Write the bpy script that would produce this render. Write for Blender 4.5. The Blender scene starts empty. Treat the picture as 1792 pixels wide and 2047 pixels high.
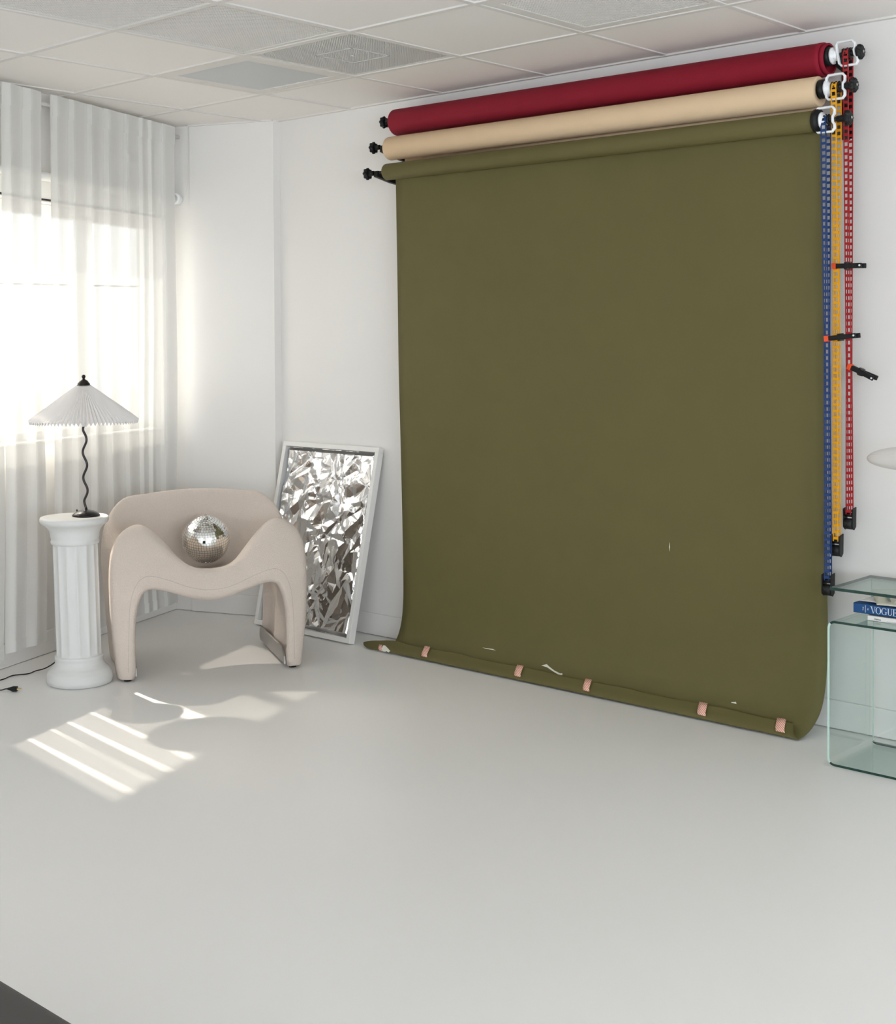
import bpy, bmesh, math, random
import numpy as np
from mathutils import Vector, Matrix
random.seed(7); np.random.seed(7)
PI = math.pi
SC = bpy.context.scene
COL = SC.collection

# ------------------------------------------------------------------ helpers
def origin(o):
    v = Vector((0, 0, 0))
    while o is not None:
        v += o.location; o = o.parent
    return v

def put(name, me, mat, parent=None, smooth=False):
    o = bpy.data.objects.new(name, me); COL.objects.link(o)
    if mat is not None:
        for m in (mat if isinstance(mat, (list, tuple)) else [mat]): me.materials.append(m)
    if smooth:
        for p in me.polygons: p.use_smooth = True
    if parent is not None:
        me.transform(Matrix.Translation(-origin(parent))); o.parent = parent
    return o

def tag(o, label=None, cat=None, group=None, kind=None):
    if label: o['label'] = label
    if cat: o['category'] = cat
    if group: o['group'] = group
    if kind: o['kind'] = kind
    return o

def thing(name, label, cat, loc=(0, 0, 0), group=None):
    o = bpy.data.objects.new(name, None); COL.objects.link(o)
    o.location = loc; o.empty_display_size = .05
    return tag(o, label, cat, group)

def copy_tree(o, parent=None, move=None):
    c = o.copy(); COL.objects.link(c); c.parent = parent
    if move is not None: c.location = o.location + Vector(move)
    for ch in list(o.children): copy_tree(ch, c)
    return c

class MB:
    """collects shapes in world space, builds one mesh"""
    def __init__(s): s.v = []; s.f = []; s.m = []; s.sm = []
    def add(s, vs, fs, m=0, smooth=False):
        b = len(s.v); s.v += [tuple(map(float, q)) for q in vs]
        for f in fs: s.f.append([b + i for i in f]); s.m.append(m); s.sm.append(smooth)
        return s
    def box(s, lo, hi, T=None, m=0):
        x0, y0, z0 = lo; x1, y1, z1 = hi
        vs = [(x0,y0,z0),(x1,y0,z0),(x1,y1,z0),(x0,y1,z0),(x0,y0,z1),(x1,y0,z1),(x1,y1,z1),(x0,y1,z1)]
        if T: vs = [T(q) for q in vs]
        return s.add(vs, [(0,3,2,1),(4,5,6,7),(0,1,5,4),(1,2,6,5),(2,3,7,6),(3,0,4,7)], m)
    def lathe(s, prof, c, axis='z', n=48, T=None, m=0, rad=None, cap=True, smooth=True):
        """prof list of (r, h); rad(angle, r, h)->r"""
        vs = []
        for r, h in prof:
            for i in range(n):
                a = 2 * PI * i / n
                rr = rad(a, r, h) if rad else r
                if axis == 'z': q = (c[0] + rr*math.cos(a), c[1] + rr*math.sin(a), c[2] + h)
                elif axis == 'x': q = (c[0] + h, c[1] + rr*math.cos(a), c[2] + rr*math.sin(a))
                else: q = (c[0] + rr*math.cos(a), c[1] + h, c[2] + rr*math.sin(a))
                vs.append(T(q) if T else q)
        fs = []
        for k in range(len(prof) - 1):
            for i in range(n):
                j = (i + 1) % n
                fs.append((k*n + i, k*n + j, (k+1)*n + j, (k+1)*n + i))
        s.add(vs, fs, m, smooth)
        if cap:
            b = len(s.v) - len(vs)
            s.f.append([b + i for i in range(n)][::-1]); s.m.append(m); s.sm.append(False)
            s.f.append([b + (len(prof)-1)*n + i for i in range(n)]); s.m.append(m); s.sm.append(False)
        return s
    def tube(s, pts, r, n=10, m=0, closed=False, flat=None):
        P = [Vector(p) for p in pts]; N = len(P); vs = []; up = Vector((.013, .021, 1)).normalized()
        prev = None
        for i, p in enumerate(P):
            if closed: t = P[(i+1) % N] - P[i-1]
            else: t = P[min(i+1, N-1)] - P[max(i-1, 0)]
            t.normalize()
            if prev is None:
                a = t.cross(up)
                if a.length < .05: a = t.cross(Vector((0, 1, 0)))
                a.normalize()
            else:
                a = prev - t * prev.dot(t)
                a.normalize()
            prev = a; b = t.cross(a)
            rr = r[i] if isinstance(r, (list, tuple)) else r
            for k in range(n):
                an = 2*PI*k/n
                fa, fb = (1, 1) if flat is None else flat
                vs.append(p + a*math.cos(an)*rr*fa + b*math.sin(an)*rr*fb)
        fs = []
        for i in range(N if closed else N-1):
            for k in range(n):
                i2 = (i+1) % N; k2 = (k+1) % n
                fs.append((i*n+k, i*n+k2, i2*n+k2, i2*n+k))
        if not closed:
            fs.append(tuple(range(n))[::-1]); fs.append(tuple((N-1)*n + k for k in range(n)))
        return s.add(vs, fs, m, True)
    def prism(s, poly, d, m=0):
        """poly list of 3d pts (planar), d offset vector"""
        n = len(poly); d = Vector(d)
        vs = [Vector(p) for p in poly] + [Vector(p) + d for p in poly]
        fs = [tuple(range(n))[::-1], tuple(range(n, 2*n))]
        for i in range(n): fs.append((i, (i+1) % n, n + (i+1) % n, n + i))
        return s.add(vs, fs, m)
    def build(s, name, mat, parent=None, bevel=0, seg=2, fixn=True):
        me = bpy.data.meshes.new(name)
        me.from_pydata(s.v, [], s.f); me.update()
        for p, mi, sm in zip(me.polygons, s.m, s.sm): p.material_index = mi; p.use_smooth = sm
        if fixn:
            bm = bmesh.new(); bm.from_mesh(me); bmesh.ops.recalc_face_normals(bm, faces=bm.faces[:]); bm.to_mesh(me); bm.free()
        o = put(name, me, mat, parent)
        if bevel:
            md = o.modifiers.new('bevel', 'BEVEL'); md.width = bevel; md.segments = seg; md.limit_method = 'ANGLE'; md.angle_limit = math.radians(40)
        return o

def lin(h):
    r = [((c/255)/12.92 if c/255 <= .04045 else ((c/255+.055)/1.055)**2.4) for c in h]
    return (r[0], r[1], r[2], 1)

def mat(name, color, rough=.6, metal=0, bump=None, spec=.5, sheen=0, var=None, coat=0, trans=0):
    m = bpy.data.materials.new(name); m.use_nodes = True
    nt = m.node_tree; b = nt.nodes['Principled BSDF']
    c = color if len(color) == 4 else (*color, 1)
    b.inputs['Base Color'].default_value = c
    b.inputs['Roughness'].default_value = rough
    b.inputs['Metallic'].default_value = metal
    b.inputs['Specular IOR Level'].default_value = spec
    if sheen:
        b.inputs['Sheen Weight'].default_value = sheen; b.inputs['Sheen Roughness'].default_value = .6
    if coat: b.inputs['Coat Weight'].default_value = coat
    tc = nt.nodes.new('ShaderNodeTexCoord')
    if bump:
        sc, st, dist = bump
        n = nt.nodes.new('ShaderNodeTexNoise'); n.inputs['Scale'].default_value = sc; n.inputs['Detail'].default_value = 4
        bp = nt.nodes.new('ShaderNodeBump'); bp.inputs['Strength'].default_value = st; bp.inputs['Distance'].default_value = dist
        nt.links.new(tc.outputs['Object'], n.inputs['Vector']); nt.links.new(n.outputs['Fac'], bp.inputs['Height'])
        nt.links.new(bp.outputs['Normal'], b.inputs['Normal'])
    if var:
        sc, amt = var
        n = nt.nodes.new('ShaderNodeTexNoise'); n.inputs['Scale'].default_value = sc; n.inputs['Detail'].default_value = 6
        mx = nt.nodes.new('ShaderNodeMix'); mx.data_type = 'RGBA'
        mx.inputs[6].default_value = tuple(x*(1-amt) for x in c[:3]) + (1,)
        mx.inputs[7].default_value = tuple(min(1, x*(1+amt)) for x in c[:3]) + (1,)
        nt.links.new(tc.outputs['Object'], n.inputs['Vector']); nt.links.new(n.outputs['Fac'], mx.inputs[0])
        nt.links.new(mx.outputs[2], b.inputs['Base Color'])
    return m

M = {}
M['wall'] = mat('wall_paint', (.775, .755, .73), .55, bump=(60, .12, .002), var=(1.3, .015), spec=.3)
M['ceil'] = mat('ceiling_tile', (.85, .82, .79), .8, bump=(220, .15, .001), spec=.2)
M['tee'] = mat('grid_paint', (.73, .705, .675), .7, spec=.3)
M['void'] = mat('dark_void', (.03, .03, .03), .9)
M['floor'] = mat('white_epoxy_floor', (.86, .85, .835), .38, bump=(7, .05, .004), var=(2.2, .012), spec=.35)
M['white_metal'] = mat('white_painted_metal', (.82, .81, .79), .4)
M['plaster'] = mat('white_plaster', (.69, .685, .67), .6, bump=(45, .25, .003), var=(9, .02), spec=.3)
M['black'] = mat('black_plastic', (.008, .008, .008), .5, bump=(90, .05, .001), spec=.3)
M['black_metal'] = mat('black_metal', (.018, .015, .014), .3, metal=.3, bump=(80, .04, .001))
M['red_paper'] = mat('crimson_paper', (.262, .0085, .025), .75, bump=(150, .12, .001), var=(14, .06), spec=.25)
M['beige_paper'] = mat('beige_paper', (.70, .52, .335), .75, bump=(150, .12, .001), var=(14, .04), spec=.25)
M['olive_paper'] = mat('olive_paper', (.124, .107, .037), .72, bump=(150, .15, .001), var=(9, .06), spec=.3)
M['white_plastic'] = mat('white_plastic', (.85, .86, .87), .3)
M['chain_red'] = mat('red_plastic', (.36, .008, .012), .4)
M['chain_yellow'] = mat('yellow_plastic', (.80, .37, .003), .4)
M['chain_blue'] = mat('blue_plastic', (.002, .034, .15), .4)
M['boucle'] = mat('cream_boucle_fabric', (.85, .725, .63), .95, bump=(420, 1.0, .006), var=(300, .10), spec=.1, sheen=.3)
M['boucle_seam'] = mat('boucle_seam', (.62, .54, .48), .95)
M['steel'] = mat('brushed_steel', (.40, .38, .36), .45, metal=.5, bump=(40, .04, .001))
M['mirror'] = mat('mirror_tile', (.90, .91, .90), .03, metal=1)
M['foil'] = mat('silver_foil', (.86, .86, .87), .07, metal=1, bump=(28, .10, .004))
M['grout'] = mat('grey_core', (.25, .24, .22), .5)
M['frame_white'] = mat('white_frame_paint', (.80, .78, .75), .5, bump=(70, .1, .001))
M['shade'] = mat('pleated_white_fabric', (.82, .79, .77), .8)
M['orange'] = mat('orange_plastic', (.85, .09, .02), .4)
M['brass'] = mat('brass_prong', (.75, .6, .35), .3, metal=1)
M['navy_book'] = mat('blue_cloth_cover', (.002, .062, .20), .6, bump=(200, .05, .001))
M['page'] = mat('white_page_paper', (.78, .77, .74), .8, var=(60, .04))
M['cream_print'] = mat('cream_printed_paper', (.66, .64, .53), .8, var=(25, .08))
M['print_grey'] = mat('grey_print', (.25, .27, .25), .8)
M['ink'] = mat('dark_ink', (.06, .06, .06), .7)
M['lettering'] = mat('pale_lettering', (.72, .76, .80), .6)
M['charcoal'] = mat('charcoal_leather', (.034, .031, .030), .5, bump=(120, .2, .001))
M['vent'] = mat('vent_grey', (.62, .62, .60), .5)
M['asphalt'] = mat('pale_concrete_ground', (.55, .54, .52), .9, var=(1, .1))
M['scrap'] = mat('torn_white_paper', (.75, .72, .62), .8)

def striped_tape():
    m = mat('striped_tape', (.8, .3, .2), .5); nt = m.node_tree; b = nt.nodes['Principled BSDF']
    tc = nt.nodes.new('ShaderNodeTexCoord'); w = nt.nodes.new('ShaderNodeTexWave'); w.bands_direction = 'DIAGONAL'
    w.inputs['Scale'].default_value = 60; r = nt.nodes.new('ShaderNodeValToRGB')
    r.color_ramp.elements[0].color = (.72, .20, .13, 1); r.color_ramp.elements[1].color = (.80, .66, .55, 1)
    r.color_ramp.elements[0].position = .45; r.color_ramp.elements[1].position = .55
    nt.links.new(tc.outputs['Object'], w.inputs['Vector']); nt.links.new(w.outputs['Fac'], r.inputs[0]); nt.links.new(r.outputs[0], b.inputs['Base Color'])
    return m
M['tape'] = striped_tape()

def sheer(name, SHEER_T):
    m = bpy.data.materials.new(name); m.use_nodes = True; nt = m.node_tree; nt.nodes.clear()
    out = nt.nodes.new('ShaderNodeOutputMaterial')
    d = nt.nodes.new('ShaderNodeBsdfDiffuse'); d.inputs[0].default_value = (.97, .965, .94, 1)
    t = nt.nodes.new('ShaderNodeBsdfTranslucent'); t.inputs[0].default_value = (.95, .94, .915, 1)
    tr = nt.nodes.new('ShaderNodeBsdfTransparent')
    a = nt.nodes.new('ShaderNodeMixShader'); a.inputs[0].default_value = .30
    b = nt.nodes.new('ShaderNodeMixShader')
    tc = nt.nodes.new('ShaderNodeTexCoord'); n = nt.nodes.new('ShaderNodeTexNoise'); n.inputs['Scale'].default_value = 14; n.inputs['Detail'].default_value = 3
    mp = nt.nodes.new('ShaderNodeMapping'); mp.inputs['Scale'].default_value = (6, 6, .4)
    nt.links.new(tc.outputs['Object'], mp.inputs[0]); nt.links.new(mp.outputs[0], n.inputs['Vector'])
    r = nt.nodes.new('ShaderNodeMapRange'); r.inputs['To Min'].default_value = SHEER_T[0]; r.inputs['To Max'].default_value = SHEER_T[1]
    nt.links.new(n.outputs['Fac'], r.inputs['Value'])
    nt.links.new(r.outputs[0], b.inputs[0])
    rf = nt.nodes.new('ShaderNodeBsdfRefraction'); rf.inputs['IOR'].default_value = 1.32; rf.inputs['Roughness'].default_value = .55; rf.inputs[0].default_value = (.97, .965, .95, 1)
    fs = nt.nodes.new('ShaderNodeMixShader'); fs.inputs[0].default_value = .75      # share of forward-scattered light
    nt.links.new(t.outputs[0], fs.inputs[1]); nt.links.new(rf.outputs[0], fs.inputs[2])
    nt.links.new(d.outputs[0], a.inputs[1]); nt.links.new(fs.outputs[0], a.inputs[2])
    nt.links.new(a.outputs[0], b.inputs[1]); nt.links.new(tr.outputs[0], b.inputs[2]); nt.links.new(b.outputs[0], out.inputs[0])
    return m
M['sheer'] = sheer('white_sheer_voile', (.10, .14))
M['sheer_streak'] = sheer('sun_streak_voile', (.16, .19))  # passes more sun, for the added strips that shape the floor streaks

def glass(name, tint, refl=1.45):
    m = bpy.data.materials.new(name); m.use_nodes = True; nt = m.node_tree; nt.nodes.clear()
    out = nt.nodes.new('ShaderNodeOutputMaterial'); t = nt.nodes.new('ShaderNodeBsdfTransparent'); t.inputs[0].default_value = (*tint, 1)
    dt = nt.nodes.new('ShaderNodeVectorMath'); dt.operation = 'DOT_PRODUCT'; ge = nt.nodes.new('ShaderNodeNewGeometry')
    nt.links.new(ge.outputs['Normal'], dt.inputs[0]); nt.links.new(ge.outputs['Incoming'], dt.inputs[1])
    ab = nt.nodes.new('ShaderNodeMath'); ab.operation = 'ABSOLUTE'; nt.links.new(dt.outputs['Value'], ab.inputs[0])
    mxx = nt.nodes.new('ShaderNodeMath'); mxx.operation = 'MAXIMUM'; mxx.inputs[1].default_value = .15; nt.links.new(ab.outputs[0], mxx.inputs[0])
    iv = nt.nodes.new('ShaderNodeMath'); iv.operation = 'DIVIDE'; iv.inputs[0].default_value = 1; nt.links.new(mxx.outputs[0], iv.inputs[1])
    cb_ = nt.nodes.new('ShaderNodeCombineColor')                 # longer path through the glass at slanting angles: deeper tint
    for k in range(3):
        pw = nt.nodes.new('ShaderNodeMath'); pw.operation = 'POWER'; pw.inputs[0].default_value = tint[k]; nt.links.new(iv.outputs[0], pw.inputs[1]); nt.links.new(pw.outputs[0], cb_.inputs[k])
    nt.links.new(cb_.outputs[0], t.inputs[0])
    g = nt.nodes.new('ShaderNodeBsdfGlossy'); g.inputs['Roughness'].default_value = .02
    f = nt.nodes.new('ShaderNodeFresnel'); gm = nt.nodes.new('ShaderNodeNewGeometry'); mr = nt.nodes.new('ShaderNodeMapRange'); mr.inputs['To Min'].default_value = refl; mr.inputs['To Max'].default_value = 1/refl
    nt.links.new(gm.outputs['Backfacing'], mr.inputs['Value']); nt.links.new(mr.outputs[0], f.inputs[0])
    x = nt.nodes.new('ShaderNodeMixShader')
    nt.links.new(f.outputs[0], x.inputs[0]); nt.links.new(t.outputs[0], x.inputs[1]); nt.links.new(g.outputs[0], x.inputs[2]); nt.links.new(x.outputs[0], out.inputs[0])
    return m
M['table_glass'] = glass('green_tinted_glass', (.970, .989, .983))
M['edge_glass'] = mat('green_glass_edge', (.005, .036, .027), .08, spec=.6)
M['edge_pale'] = mat('pale_glass_edge', (.50, .68, .60), .1, spec=.6)
M['window_glass'] = glass('clear_window_glass', (.98, .99, .99), 1.2)
M['opal'] = glass('clear_shade_glass', (.988, .986, .980), 1.15)

# ------------------------------------------------------------------ room geometry
H = 2.5834
TH = math.radians(21.4)
Nn = Vector((math.cos(TH), math.sin(TH), 0))     # window wall normal, into the room
Dd = Vector((-math.sin(TH), math.cos(TH), 0))    # along the window wall
W0 = Vector((0, -1.59, 0))
def WW(q):   # (s, off, z) -> world; off>0 is inside the room
    return W0 + Dd*q[0] + Nn*q[1] + Vector((0, 0, q[2]))
SE = 1.435                                         # end of the window wall
CW = WW((SE, 0, 0))                               # recess corner on floor
Ys = -10.5; Xr = 10.5
s_rear = (Ys - W0.y) / Dd.y; PR = WW((s_rear, 0, 0))
A0 = Vector((-.405, -.228, 0)); A1 = Vector((.063, -.046, 0))    # pilaster front corners

# floor
mb = MB()
out = [CW + Vector((-.15, .25, 0)), PR + Vector((-.2, -.2, 0)), Vector((Xr+.2, Ys-.2, 0)), Vector((Xr+.2, .25, 0))]
mb.prism([p + Vector((0, 0, -.08)) for p in out], (0, 0, .08))
tag(mb.build('floor', M['floor']), kind='structure')
# ceiling boards
T = .6096; YR = -.5667
mb = MB()
TW = .012
for u in range(-5, 18):
    for v in range(-1, 17):
        x0 = u*T + TW; x1 = (u+1)*T - TW - .0035
        y1 = YR - v*T - TW; y0 = YR - (v+1)*T + TW + .0035
        y1 = min(y1, -.016)
        if x1 > Xr: continue
        if (u, v) in ((2, 0), (1, 0), (4, 0), (5, 0), (2, 1), (2, 2), (6, 3), (6, 4), (6, 7), (6, 8)): continue
        jit = random.uniform(0, .002)
        mb.box((x0, y0, H + .001 + jit), (x1, y1, H + .014))
mb.box((-2.5, Ys-.2, H + .05), (Xr + .2, .2, H + .12), m=1)
ceil_o = mb.build('ceiling', [M['ceil'], M['void']])
def clip(o, off=-.10):
    bm = bmesh.new(); bm.from_mesh(o.data)
    p = WW((0, off, 0))
    r = bmesh.ops.bisect_plane(bm, geom=bm.verts[:] + bm.edges[:] + bm.faces[:], plane_co=p, plane_no=-Nn, clear_outer=True)
    bm.to_mesh(o.data); bm.free()
clip(ceil_o); tag(ceil_o, kind='structure')
mb = MB()
for u in range(-4, 18):
    if u*T < Xr: mb.box((u*T - TW, Ys, H - .003), (u*T + TW, 0, H + .03))
for v in range(0, 17):
    y = YR - v*T
    mb.box((-2.5, y - TW, H - .0035), (Xr, y + TW, H + .03))
o = mb.build('trim_1', M['tee']); clip(o, 0.0); tag(o, kind='structure')
mb = MB()
mb.box((A1.x, -.022, H - .005), (Xr, 0, H + .02))
o = mb.build('trim_2', M['tee']); tag(o, kind='structure')
mb = MB(); fn = (A1 - A0).normalized(); fo = Vector((fn.y, -fn.x, 0))
mb.prism([A0 + Vector((0,0,H-.005)), A1 + Vector((0,0,H-.005)), A1 + fo*.014 + Vector((0,0,H-.005)), A0 + fo*.014 + Vector((0,0,H-.005))], (0, 0, .02))
o = mb.build('trim_3', M['tee']); tag(o, kind='structure')

# walls
def wallbox(name, lo, hi):
    mb = MB(); mb.box(lo, hi); return tag(mb.build(name, M['wall']), kind='structure')
wallbox('wall_back', (-.9, 0, 0), (Xr + .2, .15, H + .05))
mb = MB()
mb.box((Xr, Ys, 0), (Xr + .15, -8.8, H + .05)); mb.box((Xr, -3.2, 0), (Xr + .15, 0, H + .05)); mb.box((Xr, -8.8, 0), (Xr + .15, -3.2, .9)); mb.box((Xr, -8.8, 2.3), (Xr + .15, -3.2, H + .05))
tag(mb.build('wall_right', M['wall']), kind='structure')
r = bpy.data.objects.new('window_3', None); COL.objects.link(r); r.location = (Xr, -6, .9); r['kind'] = 'structure'  # unseen window, added to bring in light from the right
mb = MB()
for y in (-8.8, -6.95, -5.1, -3.26): mb.box((Xr + .04, y, .9), (Xr + .11, y + .06, 2.3))
mb.box((Xr + .04, -8.8, .9), (Xr + .11, -3.2, .96)); mb.box((Xr + .04, -8.8, 2.24), (Xr + .11, -3.2, 2.3))
mb.build('window_frame', M['white_metal'], r, bevel=.004)
mb = MB()                                         # rear wall with a window
mb.box((PR.x - .3, Ys - .15, 0), (4.6, Ys, H + .05)); mb.box((9.2, Ys - .15, 0), (Xr + .15, Ys, H + .05))
mb.box((4.6, Ys - .15, 0), (9.2, Ys, .85)); mb.box((4.6, Ys - .15, 2.3), (9.2, Ys, H + .05))
tag(mb.build('wall_rear', M['wall']), kind='structure')
# pilaster and recess
mb = MB()
mb.prism([A0, A1, Vector((A1.x, .02, 0)), Vector((A0.x - .03, .02, 0)), A0 - fo*.055], (0, 0, H + .004))
tag(mb.build('wall_corner', M['wall']), kind='structure')
mb = MB()
B0 = CW - fo*0; B1 = B0 + fn*.35
B0 = B0 - fn*.1
mb.prism([B0, B1, B1 - fo*.1, B0 - fo*.1], (0, 0, H + .004))
tag(mb.build('wall_recess', M['wall']), kind='structure')
# window wall
SILL, HEAD, TK = .985, 2.035, .16
wins = [(-.47, 1.335)]
mb = MB()
edges = sorted([SE + .12] + [x for w in wins for x in w] + [s_rear - .2])
cur = s_rear - .2
for w in sorted(wins):
    mb.box((cur, -TK, 0), (w[0], 0, H + .05), WW)
    mb.box((w[0], -TK, 0), (w[1], 0, SILL), WW)
    mb.box((w[0], -TK, HEAD + .055), (w[1], 0, H + .05), WW)
    cur = w[1]
mb.box((cur, -TK, 0), (SE + .12, 0, H + .05), WW)
tag(mb.build('wall_left', M['wall']), kind='structure')
for k, w in enumerate(wins):
    r = bpy.data.objects.new('window_%d' % (k+1), None); COL.objects.link(r); r.location = WW((w[0], 0, SILL)); r['kind'] = 'structure'
    mb = MB(); a, b = w
    mb.box((a, -.13, HEAD), (b, -.07, HEAD + .055), WW)
    mb.box((a, -.13, SILL), (b, -.07, SILL + .04), WW)
    mb.box((a, -.13, SILL), (a + .03, -.07, HEAD + .03), WW)
    mb.box((b - .008, -.13, SILL), (b, -.07, HEAD + .03), WW)
    mm = .78 if k == 0 else (a + b)/2
    mb.box((mm - .04, -.13, SILL), (mm + .04, -.07, HEAD + .03), WW)
    mb.build('window_frame', M['white_metal'], r, bevel=.004)
    mb = MB(); mb.box((a + .02, -.102, SILL + .03), (b - .005, -.098, HEAD + .01), WW)
    mb.build('window_pane', M['window_glass'], r)
    mb = MB(); mb.box((a + .002, -.072, SILL - .004), (b - .002, .02, SILL + .005), WW)
    mb.build('window_sill', M['white_metal'], r, bevel=.004)
# rear window
r = bpy.data.objects.new('window_2', None); COL.objects.link(r); r.location = (4.6, Ys, .85); r['kind'] = 'structure'
mb = MB()
for x in (4.6, 6.12, 7.64, 9.14): mb.box((x, Ys - .11, .85), (x + .06, Ys - .04, 2.3))
mb.box((4.6, Ys - .11, .85), (9.2, Ys - .04, .91)); mb.box((4.6, Ys - .11, 2.24), (9.2, Ys - .04, 2.3))
mb.build('window_frame', M['white_metal'], r, bevel=.004)
# baseboards
BH = .108
mb = MB(); mb.box((A1.x + .001, -.014, .003), (Xr, 0, BH)); tag(mb.build('baseboard_back', M['wall'], bevel=.004), kind='structure')
mb = MB(); mb.box((s_rear, 0, .002), (SE, .012, BH), WW); tag(mb.build('baseboard_left', M['wall'], bevel=.004), kind='structure')
mb = MB(); z = Vector((0, 0, .003))
mb.prism([A0 - fn*.003 + z, A1 + fn*.012 + z, A1 + fn*.012 + fo*.012 + z, A0 - fn*.003 + fo*.012 + z], (0, 0, BH - .003))
tag(mb.build('baseboard_corner', M['wall'], bevel=.004), kind='structure')
mb = MB(); mb.prism([B0 + z, B1 + z, B1 + fo*.012 + z, B0 + fo*.012 + z], (0, 0, BH - .003))
tag(mb.build('baseboard_recess', M['wall']), kind='structure')
# outside ground
mb = MB(); mb.box((-40, -30, -.6), (PR.x - .5, 30, -.5)); o = mb.build('ground', M['asphalt']); 
bm = bmesh.new(); bm.from_mesh(o.data)
bmesh.ops.bisect_plane(bm, geom=bm.verts[:]+bm.edges[:]+bm.faces[:], plane_co=WW((0, -.3, 0)), plane_no=Nn, clear_outer=True); bm.to_mesh(o.data); bm.free()
tag(o, kind='structure')

# ------------------------------------------------------------------ ceiling fittings
def fixture(u0, u1, v0, v1, label, group, lensmat, border=.035, z0=.0):
    x0, x1 = u0*T + TW, u1*T - TW; y1, y0 = YR - v0*T - TW, YR - v1*T + TW
    t = thing('ceiling_light', label, 'ceiling light', ((x0+x1)/2, (y0+y1)/2, H), group)
    mb = MB(); b = border
    for lo, hi in (((x0, y0), (x1, y0+b)), ((x0, y1-b), (x1, y1)), ((x0, y0+b), (x0+b, y1-b)), ((x1-b, y0+b), (x1, y1-b))):
        mb.box((*lo, H + .0), (*hi, H + .012))
    mb.build('frame', M['tee'], t, bevel=.002)
    mb = MB(); pitch = .0125
    X0, X1, Y0, Y1 = x0+b, x1-b, y0+b, y1-b
    n = int((X1-X0)/pitch)
    for i in range(n+1):
        x = X0 + (X1-X0)*i/n; mb.box((x-.0011, Y0, H+.002), (x+.0011, Y1, H+.005))
    n = int((Y1-Y0)/pitch)
    for i in range(n+1):
        y = Y0 + (Y1-Y0)*i/n; mb.box((X0, y-.0011, H+.002), (X1, y+.0011, H+.005))
    mb.build('louver', lensmat, t)
    mb = MB(); mb.box((X0, Y0, H+.0052), (X1, Y1, H+.012)); mb.build('diffuser', M['lens'], t)
    return t
M['lens'] = mat('acrylic_lens', (.90, .88, .85), .5)
fixture(2, 3, 1, 3, 'long white ceiling light with fine louver, beside the square air grille', 'louvered ceiling lights', M['tee'], border=.022)
fixture(4, 6, 0, 1, 'ceiling light with white border above the middle of the crimson paper roll', 'louvered ceiling lights', M['tee'], border=.05)
for a in ((6, 7, 3, 5), (6, 7, 7, 9)):
    fixture(*a, 'white louvered ceiling light in the ceiling behind the camera', 'louvered ceiling lights', M['tee'])

# square return-air grille
x0, x1 = 2*T + TW, 3*T - TW; y1, y0 = YR - TW, YR - T + TW
t = thing('air_grille', 'square perforated ceiling air grille with a smaller square outline at its centre', 'air vent', ((x0+x1)/2, (y0+y1)/2, H))
mb = MB(); b = .018
for lo, hi in (((x0, y0), (x1, y0+b)), ((x0, y1-b), (x1, y1)), ((x0, y0+b), (x0+b, y1-b)), ((x1-b, y0+b), (x1, y1-b))): mb.box((*lo, H), (*hi, H+.012))
mb.build('frame', M['tee'], t)
mb = MB(); X0, X1, Y0, Y1 = x0+b, x1-b, y0+b, y1-b; n = 58
for i in range(n+1):
    x = X0 + (X1-X0)*i/n; mb.box((x-.0028, Y0, H+.001), (x+.0028, Y1, H+.006))
    y = Y0 + (Y1-Y0)*i/n; mb.box((X0, y-.0028, H+.001), (X1, y+.0028, H+.006))
cx, cy = (x0+x1)/2, (y0+y1)/2
mb.build('perforated_face', M['lens'], t)
mb = MB(); q = .105
for lo, hi in (((cx-q, cy-q), (cx+q, cy-q+.006)), ((cx-q, cy+q-.006), (cx+q, cy+q)), ((cx-q, cy-q), (cx-q+.006, cy+q)), ((cx+q-.006, cy-q), (cx+q, cy+q))): mb.box((*lo, H-.001), (*hi, H+.003))
mb.lathe([(.008, -.004), (.008, .002)], (cx, cy, H), n=12)
mb.build('core_outline', M['vent'], t)
mb = MB(); mb.box((X0, Y0, H+.03), (X1, Y1, H+.034)); mb.build('backing', M['vent'], t)

# slatted vent
x0, x1 = 1*T + TW, 2*T - TW
t = thing('ceiling_vent', 'grey slatted ceiling vent in a wide white border, left of the perforated grille', 'air vent', ((x0+x1)/2, (y0+y1)/2, H))
mb = MB(); b = .06
for lo, hi in (((x0, y0), (x1, y0+b)), ((x0, y1-b), (x1, y1)), ((x0, y0+b), (x0+b, y1-b)), ((x1-b, y0+b), (x1, y1-b))): mb.box((*lo, H-.002), (*hi, H+.012))
mb.build('frame', M['tee'], t, bevel=.002)
mb = MB(); n = 36
for i in range(n):
    x = x0+b + (x1-x0-2*b)*(i+.5)/n
    mb.add([(x-.004, y0+b, H+.0), (x-.003, y0+b, H), (x+.006, y0+b, H+.010), (x+.005, y0+b, H+.010), (x-.004, y1-b, H), (x-.003, y1-b, H), (x+.006, y1-b, H+.010), (x+.005, y1-b, H+.010)],
           [(0,1,2,3), (4,7,6,5), (0,4,5,1), (1,5,6,2), (2,6,7,3), (3,7,4,0)])
mb.build('slats', M['vent2'] if 'vent2' in M else M.setdefault('vent2', mat('vent_slat', (.70, .70, .69), .45)), t)
mb = MB(); mb.box((x0+b, y0+b, H+.012), (x1-b, y1-b, H+.016)); mb.build('backing', M['vent'], t)
for x in (x0+.2, x1-.2):
    mb = MB(); mb.lathe([(.006, -.005), (.006, 0)], (x, y1-.03, H), n=10); mb.build('screw', M['tee'], t)

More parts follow.
